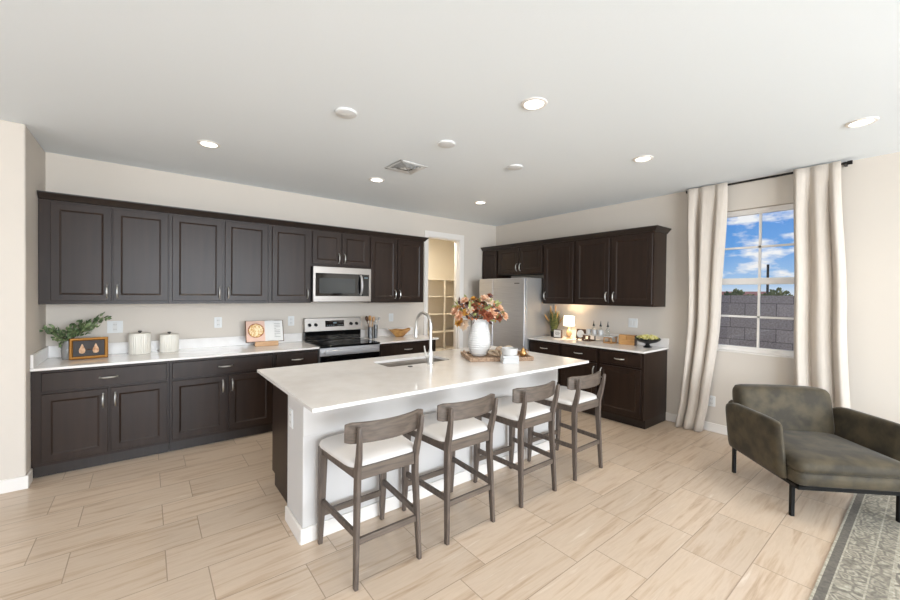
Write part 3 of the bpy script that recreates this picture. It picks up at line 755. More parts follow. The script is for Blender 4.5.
# seat base and cushion
def seat_ring(z, ins, ybow=.0):
    out = []
    for x, y in rrect(.72-2*ins, .77-2*ins, .05, 4): out.append((x, y-.035 - ybow*(1-(x/.35)**2) if y < 0 else y-.035, z))
    return out
MB().loft([seat_ring(.245, .02), seat_ring(.255, .002), seat_ring(.30, 0), seat_ring(.333, .0), seat_ring(.340, .01)]).build('seat_base', m_olive, ac, smooth=60)
def cush(z, ins, bow=0.02): return seat_ring(z, ins, bow)
MB().loft([cush(.340, .012), cush(.346, .0), cush(.370, -.006), cush(.402, .0), cush(.420, .02), cush(.432, .07), cush(.440, .15), cush(.443, .24)]).build('seat_cushion', m_olive, ac, smooth=80)
# piping line
# back
pillow_box('back_cushion', ac, -.360, .360, .16, .33, .38, .772, r_=.06, puff=1, lean=.16, topcrown=.012)
pillow_box('backrest', ac, -.36, .36, .27, .37, .25, .62, r_=.04, lean=.16)
# arms: thin slabs leaning outwards, gently waisted
for s_ in (-1, 1):
    mb = MB(); rings = []
    ny = 16
    for i in range(ny+1):
        v = i/ny; y = -.322 + v*.635
        e = max(0, abs(v*2-1)-.90)/.10; sh_ = math.sqrt(max(0, 1-e*e))
        top = .655 - .012*v - .018*(abs(v*2-1)**6) - .03*max(0, v-.8)/.2*max(0, v-.8)/.2
        th_ = (.030+.014*v)*(.35+.65*sh_)
        zlo, zhi = .245 + .01*(1-sh_), top
        rg_ = []
        for k in range(24):
            a = 2*PI*k/24; ca, sa = math.cos(a), math.sin(a)
            xx = math.copysign(abs(ca)**.55, ca)*th_; zz = (zlo+zhi)/2 + math.copysign(abs(sa)**.3, sa)*(zhi-zlo)/2
            lean_ = (zz-.245)*.10
            rg_.append((s_*(.372 + lean_) + xx + 0*s_, y, zz))
        rings.append(rg_)
    mb.loft(rings); mb.build('arm', m_olive, ac, smooth=180)

# ------------------------------------------------------------------ curtains and rod
rod = thing('curtain_rod', 'thin black curtain rod close to the ceiling above the window', 'curtain rod', (-.09, -3.905, 2.757))
MB().tube([(0, .655, 0), (0, -.645, 0)], .011, 12).build('pole', m_rail, rod)
for s_ in (-1, 1):
    MB().tube([(0, s_*.645, 0), (0, s_*.678, 0)], [.018, .018], 14).build('finial', m_rail, rod)
    MB().box(-.008, .088, s_*.63-.01, s_*.63+.01, -.012, .012).build('bracket', m_rail, rod)
def curtain(label, ytop0, ytop1, ymid0, ymid1, ybot0, ybot1, zbot, folds, seed, puddle=0):
    random.seed(seed)
    nu, nv = 140, 34; ph = [random.uniform(-.5, .5) for _ in range(6)]; vs = []; fs = []
    fr_ = [random.uniform(.7, 1.2) for _ in range(8)]
    for j in range(nv+1):
        v = j/nv; z = 2.776 - v*(2.776-zbot)
        if v < .5: k = v/.5; k = k*k*(3-2*k); a, b = ytop0+(ymid0-ytop0)*k, ytop1+(ymid1-ytop1)*k
        else: k = (v-.5)/.5; k = k*k*(3-2*k); a, b = ymid0+(ybot0-ymid0)*k, ymid1+(ybot1-ymid1)*k
        for i in range(nu+1):
            u = i/nu
            uu = u + .035*math.sin(2*PI*u*1.3 + ph[0]) 
            ang = 2*PI*folds*uu + ph[1] + .35*math.sin(v*2.5+ph[2])
            amp = (.030 + .018*min(1, v*4)) * (.75+.35*math.sin(u*7+ph[3]))
            amp *= min(1, .35+v*5)
            sharp = math.sin(ang) + .28*math.sin(2*ang + ph[4]) + .10*math.sin(3*ang+v*2)
            x = -.128 + .020*min(1, v*3) - amp*sharp
            y = a + (b-a)*u + .010*math.cos(ang)
            if puddle and v > .9: x -= puddle*(v-.9)/.1*.5; y += puddle*.25*(v-.9)/.1
            x = min(x, -.108 if v < .035 else -.022)
            vs.append((x, y, z))
    for j in range(nv):
        for i in range(nu): fs.append((j*(nu+1)+i, j*(nu+1)+i+1, (j+1)*(nu+1)+i+1, (j+1)*(nu+1)+i))
    mb = MB(); mb.faces(vs, fs)
    o = mb.build('curtain', m_linen, smooth=180, solid=.003)
    return tag(o, label, 'curtain')
curtain('long cream linen curtain hanging left of the window', -3.262, -3.645, -3.29, -3.59, -3.21, -3.47, .008, 2.7, 3, .09)
curtain('long cream linen curtain hanging right of the window behind the armchair', -4.196, -4.505, -4.222, -4.560, -4.255, -4.615, .008, 2.4, 9)

# ------------------------------------------------------------------ ceiling fittings
def downlight(x, y, label):
    t = thing('recessed_light', label, 'ceiling light', (x, y, H), 0, 'recessed ceiling lights')
    MB().lathe([(.062, -.004), (.066, -.010), (.082, -.007), (.086, -.001), (.060, -.001)], 32).build('trim_ring', m_trim, t)
    MB().lathe([(.001, -.004), (.063, -.004), (.063, -.002), (.001, -.002)], 32).build('lens', m_led, t)
    l = light('downlight', 'SPOT', (0, 0, -.03), 30, (1, .88, .72), direction=(0, 0, -1)); l.data.spot_size = R(128); l.data.spot_blend = 1.0; l.data.shadow_soft_size = .06
    l.parent = t
    return t
for x, y, l in ((-4.647, -1.205, 'glowing recessed ceiling light above the left kitchen aisle'), (-3.062, -1.205, 'glowing recessed ceiling light beside the air vent'),
                (-1.480, -1.180, 'glowing recessed ceiling light nearest the pantry corner'), (-3.063, -3.413, 'largest glowing recessed ceiling light, at the top centre'),
                (-1.499, -3.386, 'glowing recessed ceiling light between the farthest stool and the window'), (-1.06, -4.721, 'glowing recessed ceiling light above the armchair'),
                (-4.65, -3.41, 'recessed ceiling light above the camera side of the island')):
    downlight(x, y, l)
for x, y, l in ((-3.971, -2.50, 'round white ceiling cover plate above the near end of the island'), (-3.094, -2.51, 'round white ceiling cover plate, middle of the row of three'),
                (-2.218, -2.48, 'round white ceiling cover plate above the far end of the island')):
    tag(MB().lathe([(.001, -.016), (.060, -.016), (.072, -.012), (.076, 0), (.001, 0)], 32).build('ceiling_cover_plate', m_plate, loc=(x, y, H)), l, 'cover plate', 'round cover plates above the island')
vt = thing('ceiling_vent', 'square white ceiling air vent with angled louvres', 'vent', (-3.035, -1.775, H))
MB().box(-.14, .14, -.14, .14, -.003, -.001).build('backing', mat('vent_backing', (176, 175, 172), .8), vt)
mb = MB()
for s_ in (-1, 1): mb.box(s_*.125, s_*.155, -.155, .155, -.007, 0).box(-.155, .155, s_*.125, s_*.155, -.007, 0)
mb.build('frame', m_plate, vt, bevel=.003)
mb = MB()
for i in range(5):
    d_ = .025*i + .012
    for (p0, p1, n_) in (((-.125+d_, -.125+d_), (.125-d_, -.125+d_), (0, 1)), ((.125-d_, -.125+d_), (.125-d_, .125-d_), (-1, 0)), ((.125-d_, .125-d_), (-.125+d_, .125-d_), (0, -1)), ((-.125+d_, .125-d_), (-.125+d_, -.125+d_), (1, 0))):
        q = .014
        mb.faces([(p0[0], p0[1], -.003), (p1[0], p1[1], -.003), (p1[0]-n_[0]*q+n_[0]*0, p1[1]-n_[1]*q, -.011), (p0[0]-n_[0]*q, p0[1]-n_[1]*q, -.011)], [(0, 1, 2, 3)])
mb.build('louvre', m_plate, vt, solid=.001)

# ------------------------------------------------------------------ wall outlets
def outlet(loc, rz, label, kind='outlet', w_=.075, h_=.12):
    t = thing('wall_outlet' if kind == 'outlet' else 'light_switch', label, kind, loc, rz, None)
    MB().box(-w_/2, w_/2, -.006, 0, -h_/2, h_/2).build('cover_plate', m_plate, t, bevel=.002)
    mb = MB()
    if kind == 'outlet':
        mb.box(-.017, .017, -.008, -.005, -.048, .048)
        mb.build('receptacle', m_paper, t)
        mb = MB()
        for z in (-.024, .024): mb.box(-.009, -.006, -.0086, -.007, z-.006, z+.006).box(.006, .009, -.0086, -.007, z-.006, z+.006)
        mb.build('slot', m_slot, t)
    else:
        for k in range(int(w_/.06) or 1):
            cx = (k-(int(w_/.06)-1)/2)*.046
            mb.box(cx-.016, cx+.016, -.009, -.005, -.033, .033)
        mb.build('rocker', m_paper, t)
outlet((-5.309, 0, 1.168), 0, 'wall outlet above the counter between picture frame and canisters', 'outlet', .12)
outlet((-4.423, 0, 1.18), 0, 'wall outlet above the counter left of the cookbook')
outlet((-3.624, 0, 1.17), 0, 'wall outlet between the cookbook and the range')
outlet((-2.185, 0, 1.173), 0, 'wall switch above the wooden bowl', 'switch')
outlet((0, -2.577, 1.177), RB, 'white wall switch plate above the wooden box', 'switch', .12)
outlet((0, -3.495, .346), RB, 'low wall outlet behind the left curtain')
outlet((PX0, -2.468, .708), RB, 'outlet on the white end of the island')

# ------------------------------------------------------------------ things on the back wall counter
Z1 = CT + .0005
# framed pear picture, leaning back
pf = thing('picture_frame', 'gold framed picture of two pears leaning on the left counter', 'picture frame', (-5.475, -.285, Z1), R(4))
TL = Matrix.Rotation(R(-12), 4, 'X')
def tilt(o): o.matrix_basis = TL @ o.matrix_basis; return o
fw_, fh_, fb = .262, .192, .026
mb = MB(); rings = []
for ins, y in ((0, .012), (0, -.006), (.006, -.012), (.014, -.009), (.020, -.011), (fb, -.002)):
    rings.append([(-fw_/2+ins, y, ins+.003), (fw_/2-ins, y, ins+.003), (fw_/2-ins, y, fh_-ins+.003), (-fw_/2+ins, y, fh_-ins+.003)])
mb.loft(rings, cap=False); tilt(mb.build('frame', m_gold, pf, smooth=20))
MB().box(-fw_/2+.01, fw_/2-.01, -.002, .010, .01, fh_-.01).build('picture', m_picdark, pf, rot=(R(-12), 0, 0))
mb = MB()
for sx_ in (-1, 1):
    prof = [(.001, 0), (.017, .006), (.022, .024), (.019, .044), (.011, .062), (.006, .078), (.001, .088)]
    rot = Matrix.Rotation(R(-12), 3, 'X')
    mb.lathe(prof, 16, tuple(rot @ Vector((sx_*.046, -.0025, .052))), 1, .10, rot)
mb.build('painted_pear', m_pear, pf)
MB().bar([(0, .012, .09), (0, .075, .0)], .03, .004, (0, 1, 0)).build('easel_back', m_wooddk, pf)

# vase of greenery
random.seed(11)
gv = thing('glass_vase', 'small grey glass vase of greenery behind the pear picture', 'vase', (-5.625, -.20, Z1))
MB().lathe([(.001, 0), (.034, 0), (.040, .02), (.044, .08), (.036, .13), (.026, .155), (.028, .17), (.024, .17), (.022, .155), (.032, .125), (.039, .08), (.035, .02), (.001, .012)], 28).build('vase_body', mat('smoky_glass', (205, 202, 198), .08, trans=.6), gv)
gr = thing('greenery_branches', 'spreading green leafy branches rising from the glass vase', 'branches', (-5.625, -.20, Z1+.14))
stems = MB(); lv = MB()
def branch(p0, p1, sag, n, spread, ls):
    p0, p1 = Vector(p0), Vector(p1); pts = []
    for i in range(9):
        t = i/8; pts.append(p0.lerp(p1, t) + Vector((0, 0, sag*math.sin(PI*t))))
    stems.tube([tuple(p) for p in pts], [.003 - .0018*i/8 for i in range(9)], 5)
    for k in range(n):
        t = random.uniform(.22, 1); i = min(7, int(t*8)); p = pts[i].lerp(pts[i+1], t*8-i)
        d = (pts[min(8, i+1)]-pts[i]).normalized() + Vector((random.uniform(-1, 1), random.uniform(-1, 1), random.uniform(-.7, 1)))*.9
        q = p + Vector((random.gauss(0, spread), random.gauss(0, spread), random.gauss(0, spread)))
        leafpatch(lv, q, d, random.uniform(.7, 1.2)*ls, ls*.5)
for e, n_ in (((-.135, -.05, .135), 22), ((-.08, .06, .10), 18), ((-.05, -.10, .06), 16), ((.06, .02, .17), 20), ((.13, -.05, .17), 22), ((.21, -.02, .215), 24), ((.27, .02, .245), 26), ((.13, .05, .11), 20), ((.02, -.05, .13), 18), ((-.03, .02, -.02), 12), ((.18, .0, .14), 16)):
    branch((0, 0, 0), e, .03, int(n_*1.35), .014, .044)
stems.build('stem', m_stem, gr); tag(lv.build('leaves', m_leaf, gr), kind='stuff')

def canister(x, y, r_, h_, label):
    t = thing('canister', label, 'canister', (x, y, Z1), 0, 'cream canisters on the left counter')
    mb = MB(); n = 60; rings = []
    for rr, z in ((.96, 0), (1, .006), (1, h_-.022), (.985, h_-.018)):
        rings.append([((r_*rr+.0018*math.cos(k*PI))*math.cos(2*PI*k/n), (r_*rr+.0018*math.cos(k*PI))*math.sin(2*PI*k/n), z) for k in range(n)])
    mb.loft(rings); mb.build('body', m_canister, t, smooth=30)
    MB().lathe([(.001, h_-.018), (r_*1.01, h_-.018), (r_*1.01, h_-.006), (r_*.95, h_), (.001, h_+.002)], 40).build('lid', m_canister, t)
    MB().lathe([(.001, h_), (.010, h_), (.008, h_+.008), (.016, h_+.012), (.016, h_+.022), (.001, h_+.025)], 20).build('knob', m_knobd, t)
canister(-5.115, -.14, .086, .206, 'larger cream ribbed canister beside the picture frame')
canister(-4.876, -.13, .080, .182, 'smaller cream ribbed canister nearer the cookbook')

# open cookbook on a wooden stand
cs = thing('cookbook_stand', 'light wooden cookbook stand left of the range', 'book stand', (-3.955, -.19, Z1), R(-4))
mb = MB().box(-.125, .125, -.045, -.028, 0, .055).box(-.125, .125, -.03, .09, .0, .014)
mb.build('ledge', m_woodlt, cs, bevel=.003)
MB().bar([(0, -.005, .012), (0, .088, .20)], .20, .010, (0, 1, 0)).build('back_rest', m_woodlt, cs, bevel=.003)
MB().bar([(0, .095, .16), (0, .16, .0)], .03, .010, (0, 1, 0)).build('strut', m_woodlt, cs)
cb_ = thing('cookbook', 'open cookbook with a round food photo on its left page', 'book', (-3.972, -.225, Z1+.058), R(-4))
cb_.rotation_euler = (R(-20), 0, R(-4))
for s_, mt_, nm in ((-1, m_pink, 'left_page'), (1, m_paper, 'right_page')):
    rings = []
    for i in range(11):
        u = i/10; x = s_*u*.195; y = -.012*math.sin(PI*min(1, u*1.6))**1 * (1 if u < .62 else .25) + .004
        rings.append([(x, y, 0), (x, y+.012, 0), (x, y+.012, .245), (x, y, .245)])
    MB().loft(rings).build(nm, mt_, cb_, smooth=60)
MB().box(-.205, .205, .014, .019, -.006, .251).build('cover', m_wooddk, cb_)
rx = Matrix.Rotation(R(90), 3, 'X')
mb = MB().lathe([(.001, 0), (.082, 0), (.082, .003), (.001, .003)], 32, (-.095, -.006, .128), rot=rx); mb.build('food_photo', m_food, cb_)
MB().torus((-.095, -.0085, .128), .079, .006, 36, 6, rot=rx).build('photo_ring', m_foodred, cb_)
mb = MB()
for k in range(9): mb.box(.045, .165 if k % 4 != 3 else .12, -.0025, .001, .205-k*.020, .208-k*.020)
mb.build('text_lines', m_ink, cb_)

# utensil crocks
t = thing('utensil_crock', 'dark stainless utensil crock beside the range', 'crock', (-2.615, -.19, Z1))
MB().lathe([(.001, 0), (.036, 0), (.037, .16), (.034, .162), (.033, .01), (.001, .008)], 28).build('body', m_gloss, t)
t = thing('utensil_crock', 'narrow stainless crock of white utensils right of the other', 'crock', (-2.525, -.17, Z1))
MB().lathe([(.001, 0), (.026, 0), (.027, .185), (.024, .187), (.023, .01), (.001, .008)], 28).build('body', m_gloss, t)
def spoon(p0, p1, head, m, label, cat='utensil', name='wooden_spoon', w_=.03):
    a, b = Vector(p0), Vector(p1); d = (b-a).normalized()
    mb = MB().tube([p0, tuple(b)], [.005, .006], 8)
    rot = d.to_track_quat('Z', 'Y').to_matrix()
    mb.ball(tuple(b + d*head*.8), head, 14, rot=rot, sx=w_/.03*.8, sy=.62, sz=1.15)
    return tag(mb.build(name, m), label, cat)
bx_, by_ = -2.615, -.19
spoon((bx_+.01, by_, Z1+.012), (bx_-.045, by_+.01, Z1+.245), .036, m_wooddk, 'dark wooden spoon leaning left in the crock')
spoon((bx_, by_+.01, Z1+.012), (bx_-.005, by_+.01, Z1+.255), .034, m_woodmid, 'oak wooden spoon upright in the crock')
spoon((bx_-.01, by_, Z1+.012), (bx_+.032, by_-.01, Z1+.240), .035, m_woodlt, 'pale wooden spoon leaning right in the crock')
bx_, by_ = -2.525, -.17
spoon((bx_-.008, by_, Z1+.012), (bx_+.045, by_, Z1+.245), .026, m_cerm, 'white utensil leaning right in the narrow crock', name='kitchen_spatula')
spoon((bx_, by_, Z1+.012), (bx_+.006, by_+.01, Z1+.215), .022, m_cerm, 'short white utensil upright in the narrow crock', name='kitchen_spatula')
# amber leaf bowl
rings = []
n = 48
for k_, (rr, z) in enumerate(((.02, .004), (.05, .002), (.062, .012), (.10, .055), (.135, .088), (.152, .108), (.148, .110), (.13, .090), (.095, .057), (.055, .018), (.02, .012))):
    rings.append([(rr*math.cos(2*PI*i/n)*1.12, rr*.78*math.sin(2*PI*i/n), z*(1+.07*(rr/.15)**2*math.cos(2*2*PI*i/n)*(1 if z > .05 else 0)) + .008*(rr/.15)**3*math.sin(5*2*PI*i/n)) for i in range(n)])
tag(MB().loft(rings).build('decorative_bowl', m_amber, loc=(-2.165, -.22, Z1), rot=(0, 0, R(-8))), 'amber brown wavy bowl on the counter right of the range', 'bowl')

# ------------------------------------------------------------------ refrigerator wall counter
# grass plant
random.seed(7)
gp = thing('potted_grass', 'tall ornamental grass with tan plumes beside the refrigerator', 'plant', (-.20, -1.468, Z1))
MB().lathe([(.001, 0), (.045, 0), (.052, .05), (.054, .085), (.048, .085), (.046, .07), (.001, .07)], 24).build('pot', m_black, gp)
bl = MB(); pm = MB()
for k in range(420):
    a = random.uniform(0, 2*PI); h_ = random.uniform(.16, .38); o_ = random.uniform(.02, .10)
    rb_ = .042*math.sqrt(random.random()); b0 = Vector((rb_*math.cos(a), rb_*math.sin(a), .07))
    rings = []
    for i in range(6):
        t = i/5; p = b0 + Vector((o_*math.cos(a)*t**1.7, o_*math.sin(a)*t**1.7, h_*t*(1-.12*t)))
        p.x = min(p.x, .17); w__ = .0055*(1-t)+.001
        s_ = Vector((-math.sin(a), math.cos(a), 0)); rings.append([tuple(p-s_*w__), tuple(p+s_*w__)])
    bl.loft(rings, cap=False, close=False)
    if k < 11:
        tip = Vector(rings[-1][0]); d = (tip - Vector(rings[-2][0])).normalized()
        pm.tube([tuple(tip - d*.02), tuple(tip + d*.03), tuple(tip + d*.07), tuple(tip + d*.10)], [.003, .009, .008, .001], 6)
tag(bl.build('blades', m_grass, gp), kind='stuff'); pm.build('plume', m_plume, gp)
# small sign
sg = thing('tabletop_sign', 'small white square sign in a dark frame before the grass', 'sign', (-.285, -1.60, Z1), RB)
MB().box(-.070, .070, -.012, .012, 0, .125).build('frame', m_wooddk, sg, bevel=.002)
MB().box(-.060, .060, -.0135, -.011, .010, .115).build('panel', m_paper, sg)
mb = MB()
for z, w__ in ((.080, .034), (.062, .040), (.044, .030)):
    x = -w__
    random.seed(int(z*1000))
    while x < w__-.006:
        l = random.uniform(.006, .014); mb.box(x, min(w__, x+l), -.0142, -.013, z, z+.010); x += l+.003
mb.build('lettering', m_ink, sg)
# lamp
lp = thing('table_lamp', 'lit table lamp with a white drum shade on a pale base', 'lamp', (-.205, -1.735, Z1))
MB().lathe([(.001, 0), (.042, 0), (.044, .008), (.030, .014), (.010, .02), (.001, .02)], 24).build('base', m_woodlt, lp)
mb = MB(); rings = []
for z, r_ in ((.02, .012), (.035, .030), (.06, .040), (.09, .038), (.12, .024), (.135, .010), (.17, .007)):
    rings.append([(r_*math.cos(2*PI*k/8), r_*math.sin(2*PI*k/8), z) for k in range(8)])
mb.loft(rings).build('stand', m_woodlt, lp, smooth=20)
mb = MB(); rr_ = []
for r_, z in ((.080, .185), (.083, .185), (.076, .325), (.073, .325), (.080, .185)): rr_.append([(r_*math.cos(2*PI*k/36), r_*math.sin(2*PI*k/36), z) for k in range(36)])
mb.loft(rr_, cap=False); mb.build('lamp_shade', m_shade, lp)
mb = MB().tube([(0, 0, .165), (0, 0, .22)], .006, 8)
for k in range(3): mb.tube([(0, 0, .315), (.076*math.cos(2*PI*k/3), .076*math.sin(2*PI*k/3), .318)], .0015, 5)
mb.tube([(0, 0, .22), (0, 0, .318)], .0018, 5)
mb.build('shade_fitter', m_nickel, lp)
bulb = MB().ball((0, 0, .245), .024, 14).build('bulb', emis('bulb_glow', (1, .84, .6), 20), lp)
l = light('lamp_light', 'POINT', (0, 0, .262), 12, (1, .80, .56)); l.data.shadow_soft_size = .05; l.parent = lp
bulb.visible_shadow = True
# clock / round plaque on easel
ck = thing('framed_plaque', 'dark square frame with a pale round medallion on an easel', 'picture', (-.235, -1.945, Z1), RB)
MB().box(-.072, .072, -.010, .010, .018, .155).build('frame', m_wooddk, ck, rot=(R(-8), 0, 0), bevel=.002)
r2 = Matrix.Rotation(R(82), 3, 'X')
MB().lathe([(.001, .0), (.052, 0), (.055, .004), (.052, .007), (.001, .005)], 32, (0, -.010+.012, .088), rot=r2).build('medallion', m_plate, ck)
mb = MB()
for s_ in (-1, 1): mb.bar([(s_*.045, -.03, 0), (s_*.035, .0, .03), (s_*.01, .03, .12)], .008, .008, (0, 1, 0)).box(s_*.045-.004, s_*.045+.004, -.035, .0, 0, .014)
mb.bar([(0, .06, 0), (0, .03, .12)], .008, .008, (0, 1, 0)).build('easel', m_wooddk, ck)
# riser
rs = thing('counter_riser', 'wooden framed riser with a white marble top holding mugs', 'riser', (-.20, -2.215, Z1), RB)
MB().box(-.215, .215, -.075, .075, .080, .094).build('top', m_cerm, rs, bevel=.002)
for s_ in (-1, 1):
    f_ = MB(); x0, x1 = (s_*.20-.05*(s_ > 0)*2, s_*.20+.05*(s_ < 0)*2)
    x0, x1 = sorted((s_*.21, s_*.10))
    for y in (-.070, .058):
        f_.box(x0, x1, y, y+.012, 0, .012).box(x0, x1, y, y+.012, .068, .080).box(x0, x0+.010, y, y+.012, .0, .080).box(x1-.010, x1, y, y+.012, 0, .080)
    f_.box(x0, x0+.01, -.06, .06, 0, .012).box(x1-.01, x1, -.06, .06, 0, .012)
    f_.build('leg_frame', m_wooddk if s_ < 0 else m_woodmid, rs)
def mug(x, label):
    t = thing('mug', label, 'mug', (-.225, x, Z1+.0945), 0, 'white mugs on the riser')
    MB().lathe([(.001, 0), (.028, 0), (.033, .006), (.036, .068), (.033, .068), (.030, .010), (.001, .006)], 24).build('cup', m_cerm, t)
    MB().torus((-.010, -.040, .036), .019, .0045, 18, 6, rot=Matrix.Rotation(R(90), 3, 'Y') @ Matrix.Rotation(R(0), 3, 'Z')).build('handle', m_cerm, t)
mug(-2.065, 'white mug on the riser nearest the lamp'); mug(-2.155, 'middle white mug on the riser'); mug(-2.245, 'white mug on the riser farthest from the lamp')
for x, l in ((-2.10, 'clear syrup bottle with black pourer, nearest the lamp'), (-2.205, 'clear syrup bottle with black pourer, middle of three'), (-2.31, 'clear syrup bottle with black pourer, farthest from the lamp')):
    t = thing('syrup_bottle', l, 'bottle', (-.155, x, Z1+.0945), 0, 'glass syrup bottles behind the mugs')
    MB().lathe([(.001, 0), (.026, 0), (.028, .004), (.028, .060), (.022, .078), (.010, .095), (.010, .118), (.001, .118)], 20).build('glass_body', m_glass, t)
    MB().lathe([(.001, .112), (.015, .112), (.016, .120), (.008, .140), (.005, .165), (.001, .166)], 16).tube([(0, 0, .160), (-.003, -.004, .178), (-.02, -.012, .186)], [.005, .004, .003], 6).build('pourer', m_black, t)
# wooden box
bx = thing('wooden_box', 'oak wooden box with a dark side beside the footed bowl', 'box', (-.155, -2.585, Z1), R(-80))
MB().box(-.098, .098, -.045, .045, 0, .125).build('body', m_woodmid, bx, bevel=.003)
MB().box(.098, .103, -.045, .045, 0, .125).build('end_panel', m_wooddk, bx)
MB().box(-.004, .004, -.047, -.044, .065, .11).build('latch', m_gold, bx)
# footed bowl with pods
fb_ = thing('footed_bowl', 'black footed bowl of yellow green pods on the counter end', 'bowl', (-.21, -2.865, Z1))
MB().lathe([(.001, 0), (.048, 0), (.050, .006), (.030, .020), (.020, .040), (.040, .050), (.10, .066), (.140, .092), (.148, .108), (.142, .108), (.132, .092), (.09, .072), (.001, .062)], 40).build('bowl', m_black, fb_)
random.seed(21)
podg = 'yellow green pods in the footed bowl'
def pod(loc, s_, rz_):
    mb = MB(); mb.ball((0, 0, .0), s_*.55, 10)
    for ring_, (n_, tilt_, l_) in enumerate(((6, .35, .95), (7, .85, 1.05), (7, 1.3, .95))):
        for k in range(n_):
            a = 2*PI*(k+.5*ring_)/n_
            d = Vector((math.cos(a)*math.sin(tilt_), math.sin(a)*math.sin(tilt_), math.cos(tilt_)))
            leafpatch(mb, d*s_*.25, d, s_*l_, s_*.75, up=Vector((-math.sin(a), math.cos(a), 0)), bend=-.3)
    return mb
pp = []
for k in range(7):
    a = 2*PI*k/7+.3; pp.append((.082*math.cos(a), .082*math.sin(a), .098+random.uniform(0, .008)))
pp += [(.0, .02, .118), (.02, -.035, .115), (-.035, -.01, .112)]
for i, p in enumerate(pp):
    o = pod(p, .038, 0).build('artichoke_pod', m_yellow, loc=(-.21+p[0], -2.865+p[1], Z1+p[2]), rot=(random.uniform(-.4, .4), random.uniform(-.6, .1), random.uniform(0, 6)), smooth=60)
    tag(o, 'yellow green artichoke pod heaped in the black footed bowl', 'pod', podg)
lv = MB()
for k in range(26):
    a = random.uniform(0, 2*PI); leafpatch(lv, (.10*math.cos(a), .10*math.sin(a), .095), (math.cos(a), math.sin(a), .5), .045, .02)
tag(lv.build('leaf_sprigs', m_leaf2, loc=(-.21, -2.865, Z1)), 'small green leaves tucked around the pods in the bowl', 'leaves', kind='stuff')

# ------------------------------------------------------------------ things on the island
Z2 = .9145
ta = math.atan2(-.469, .883)
tr_ = thing('wooden_tray', 'pale beaded wooden tray under the white vase on the island', 'tray', (-2.385, -2.412, Z2), ta)
mb = MB(); n = 0
hx, hy = .30, .205
MB().box(-hx, hx, -hy, hy, 0, .012).build('base', m_tray, tr_, bevel=.003)
mb = MB()
def beads(p0, p1, r_, z):
    p0, p1 = Vector(p0), Vector(p1); n_ = int((p1-p0).length/(r_*1.75))
    for i in range(n_+1):
        p = p0.lerp(p1, i/n_); mb.ball((p.x, p.y, z), r_, 8)
for z in (.014, .030):
    for a, b in (((-hx, -hy), (hx, -hy)), ((-hx, hy), (hx, hy)), ((-hx, -hy), (-hx, hy)), ((hx, -hy), (hx, hy))): beads(a, b, .0105, z)
mb.build('beaded_rim', m_tray, tr_, smooth=180)
mb = MB()
for s_ in (-1, 1): mb.tube([(s_*hx, -.06, .035), (s_*(hx+.012), -.05, .068), (s_*(hx+.014), 0, .078), (s_*(hx+.012), .05, .068), (s_*hx, .06, .035)], .006, 8)
mb.build('handle', m_tray, tr_)
Z3 = Z2+.0125
vz = thing('white_vase', 'tall white ridged vase of autumn flowers on the island tray', 'vase', (-2.478, -2.272, Z3))
prof = [(.001, 0), (.062, 0), (.070, .006)]
key = [(0, .070), (.06, .088), (.18, .106), (.34, .113), (.50, .110), (.70, .098), (.85, .086), (.95, .078), (1, .076)]
H_ = .365; n_ = 66
def kr(t):
    for (a, ra), (b, rb) in zip(key, key[1:]):
        if a <= t <= b: return ra+(rb-ra)*(t-a)/(b-a)
    return key[-1][1]
for i in range(1, n_): t = i/n_; prof.append((kr(t)+.0030*math.sin(i*PI/2+.4), .006+(H_-.006)*t))
prof += [(.077, H_), (.070, H_), (.064, H_-.05), (.09, .2), (.06, .02), (.001, .015)]
MB().lathe(prof, 48).build('vase_body', m_vase, vz, smooth=60)
# bouquet
random.seed(5)
bq = thing('flower_bouquet', 'autumn bouquet of peach, rust and yellow blooms in the white vase', 'flowers', (-2.478, -2.272, Z3+H_-.02))
cols = {'peach_bloom': (mat('peach_petal', (240, 204, 174), .7, vary=((226, 170, 130), (1, 1, 1), 30, .4, .65)), 9),
        'rust_bloom': (mat('rust_petal', (162, 92, 60), .7, vary=((124, 62, 44), (1, 1, 1), 30, .4, .65)), 8),
        'yellow_bloom': (mat('ochre_petal', (226, 178, 84), .7, vary=((190, 124, 50), (1, 1, 1), 30, .4, .65)), 5),
        'cream_bloom': (mat('cream_petal', (236, 214, 190), .7), 4)}
def rose(s_):
    mb = MB()
    for ring_, (n_, tl_, l_, w__, b_) in enumerate(((4, .18, .62, .55, .1), (5, .50, .80, .75, -.05), (6, .90, .95, .85, -.25), (7, 1.30, 1.0, .85, -.35))):
        for k in range(n_):
            a = 2*PI*(k+.37*ring_)/n_+random.uniform(-.1, .1)
            d = Vector((math.cos(a)*math.sin(tl_), math.sin(a)*math.sin(tl_), math.cos(tl_)))
            leafpatch(mb, d*.02*s_, d, s_*l_, s_*w__, up=Vector((-math.sin(a), math.cos(a), 0)).cross(d)*-1, bend=b_)
    mb.ball((0, 0, s_*.18), s_*.22, 8)
    return mb
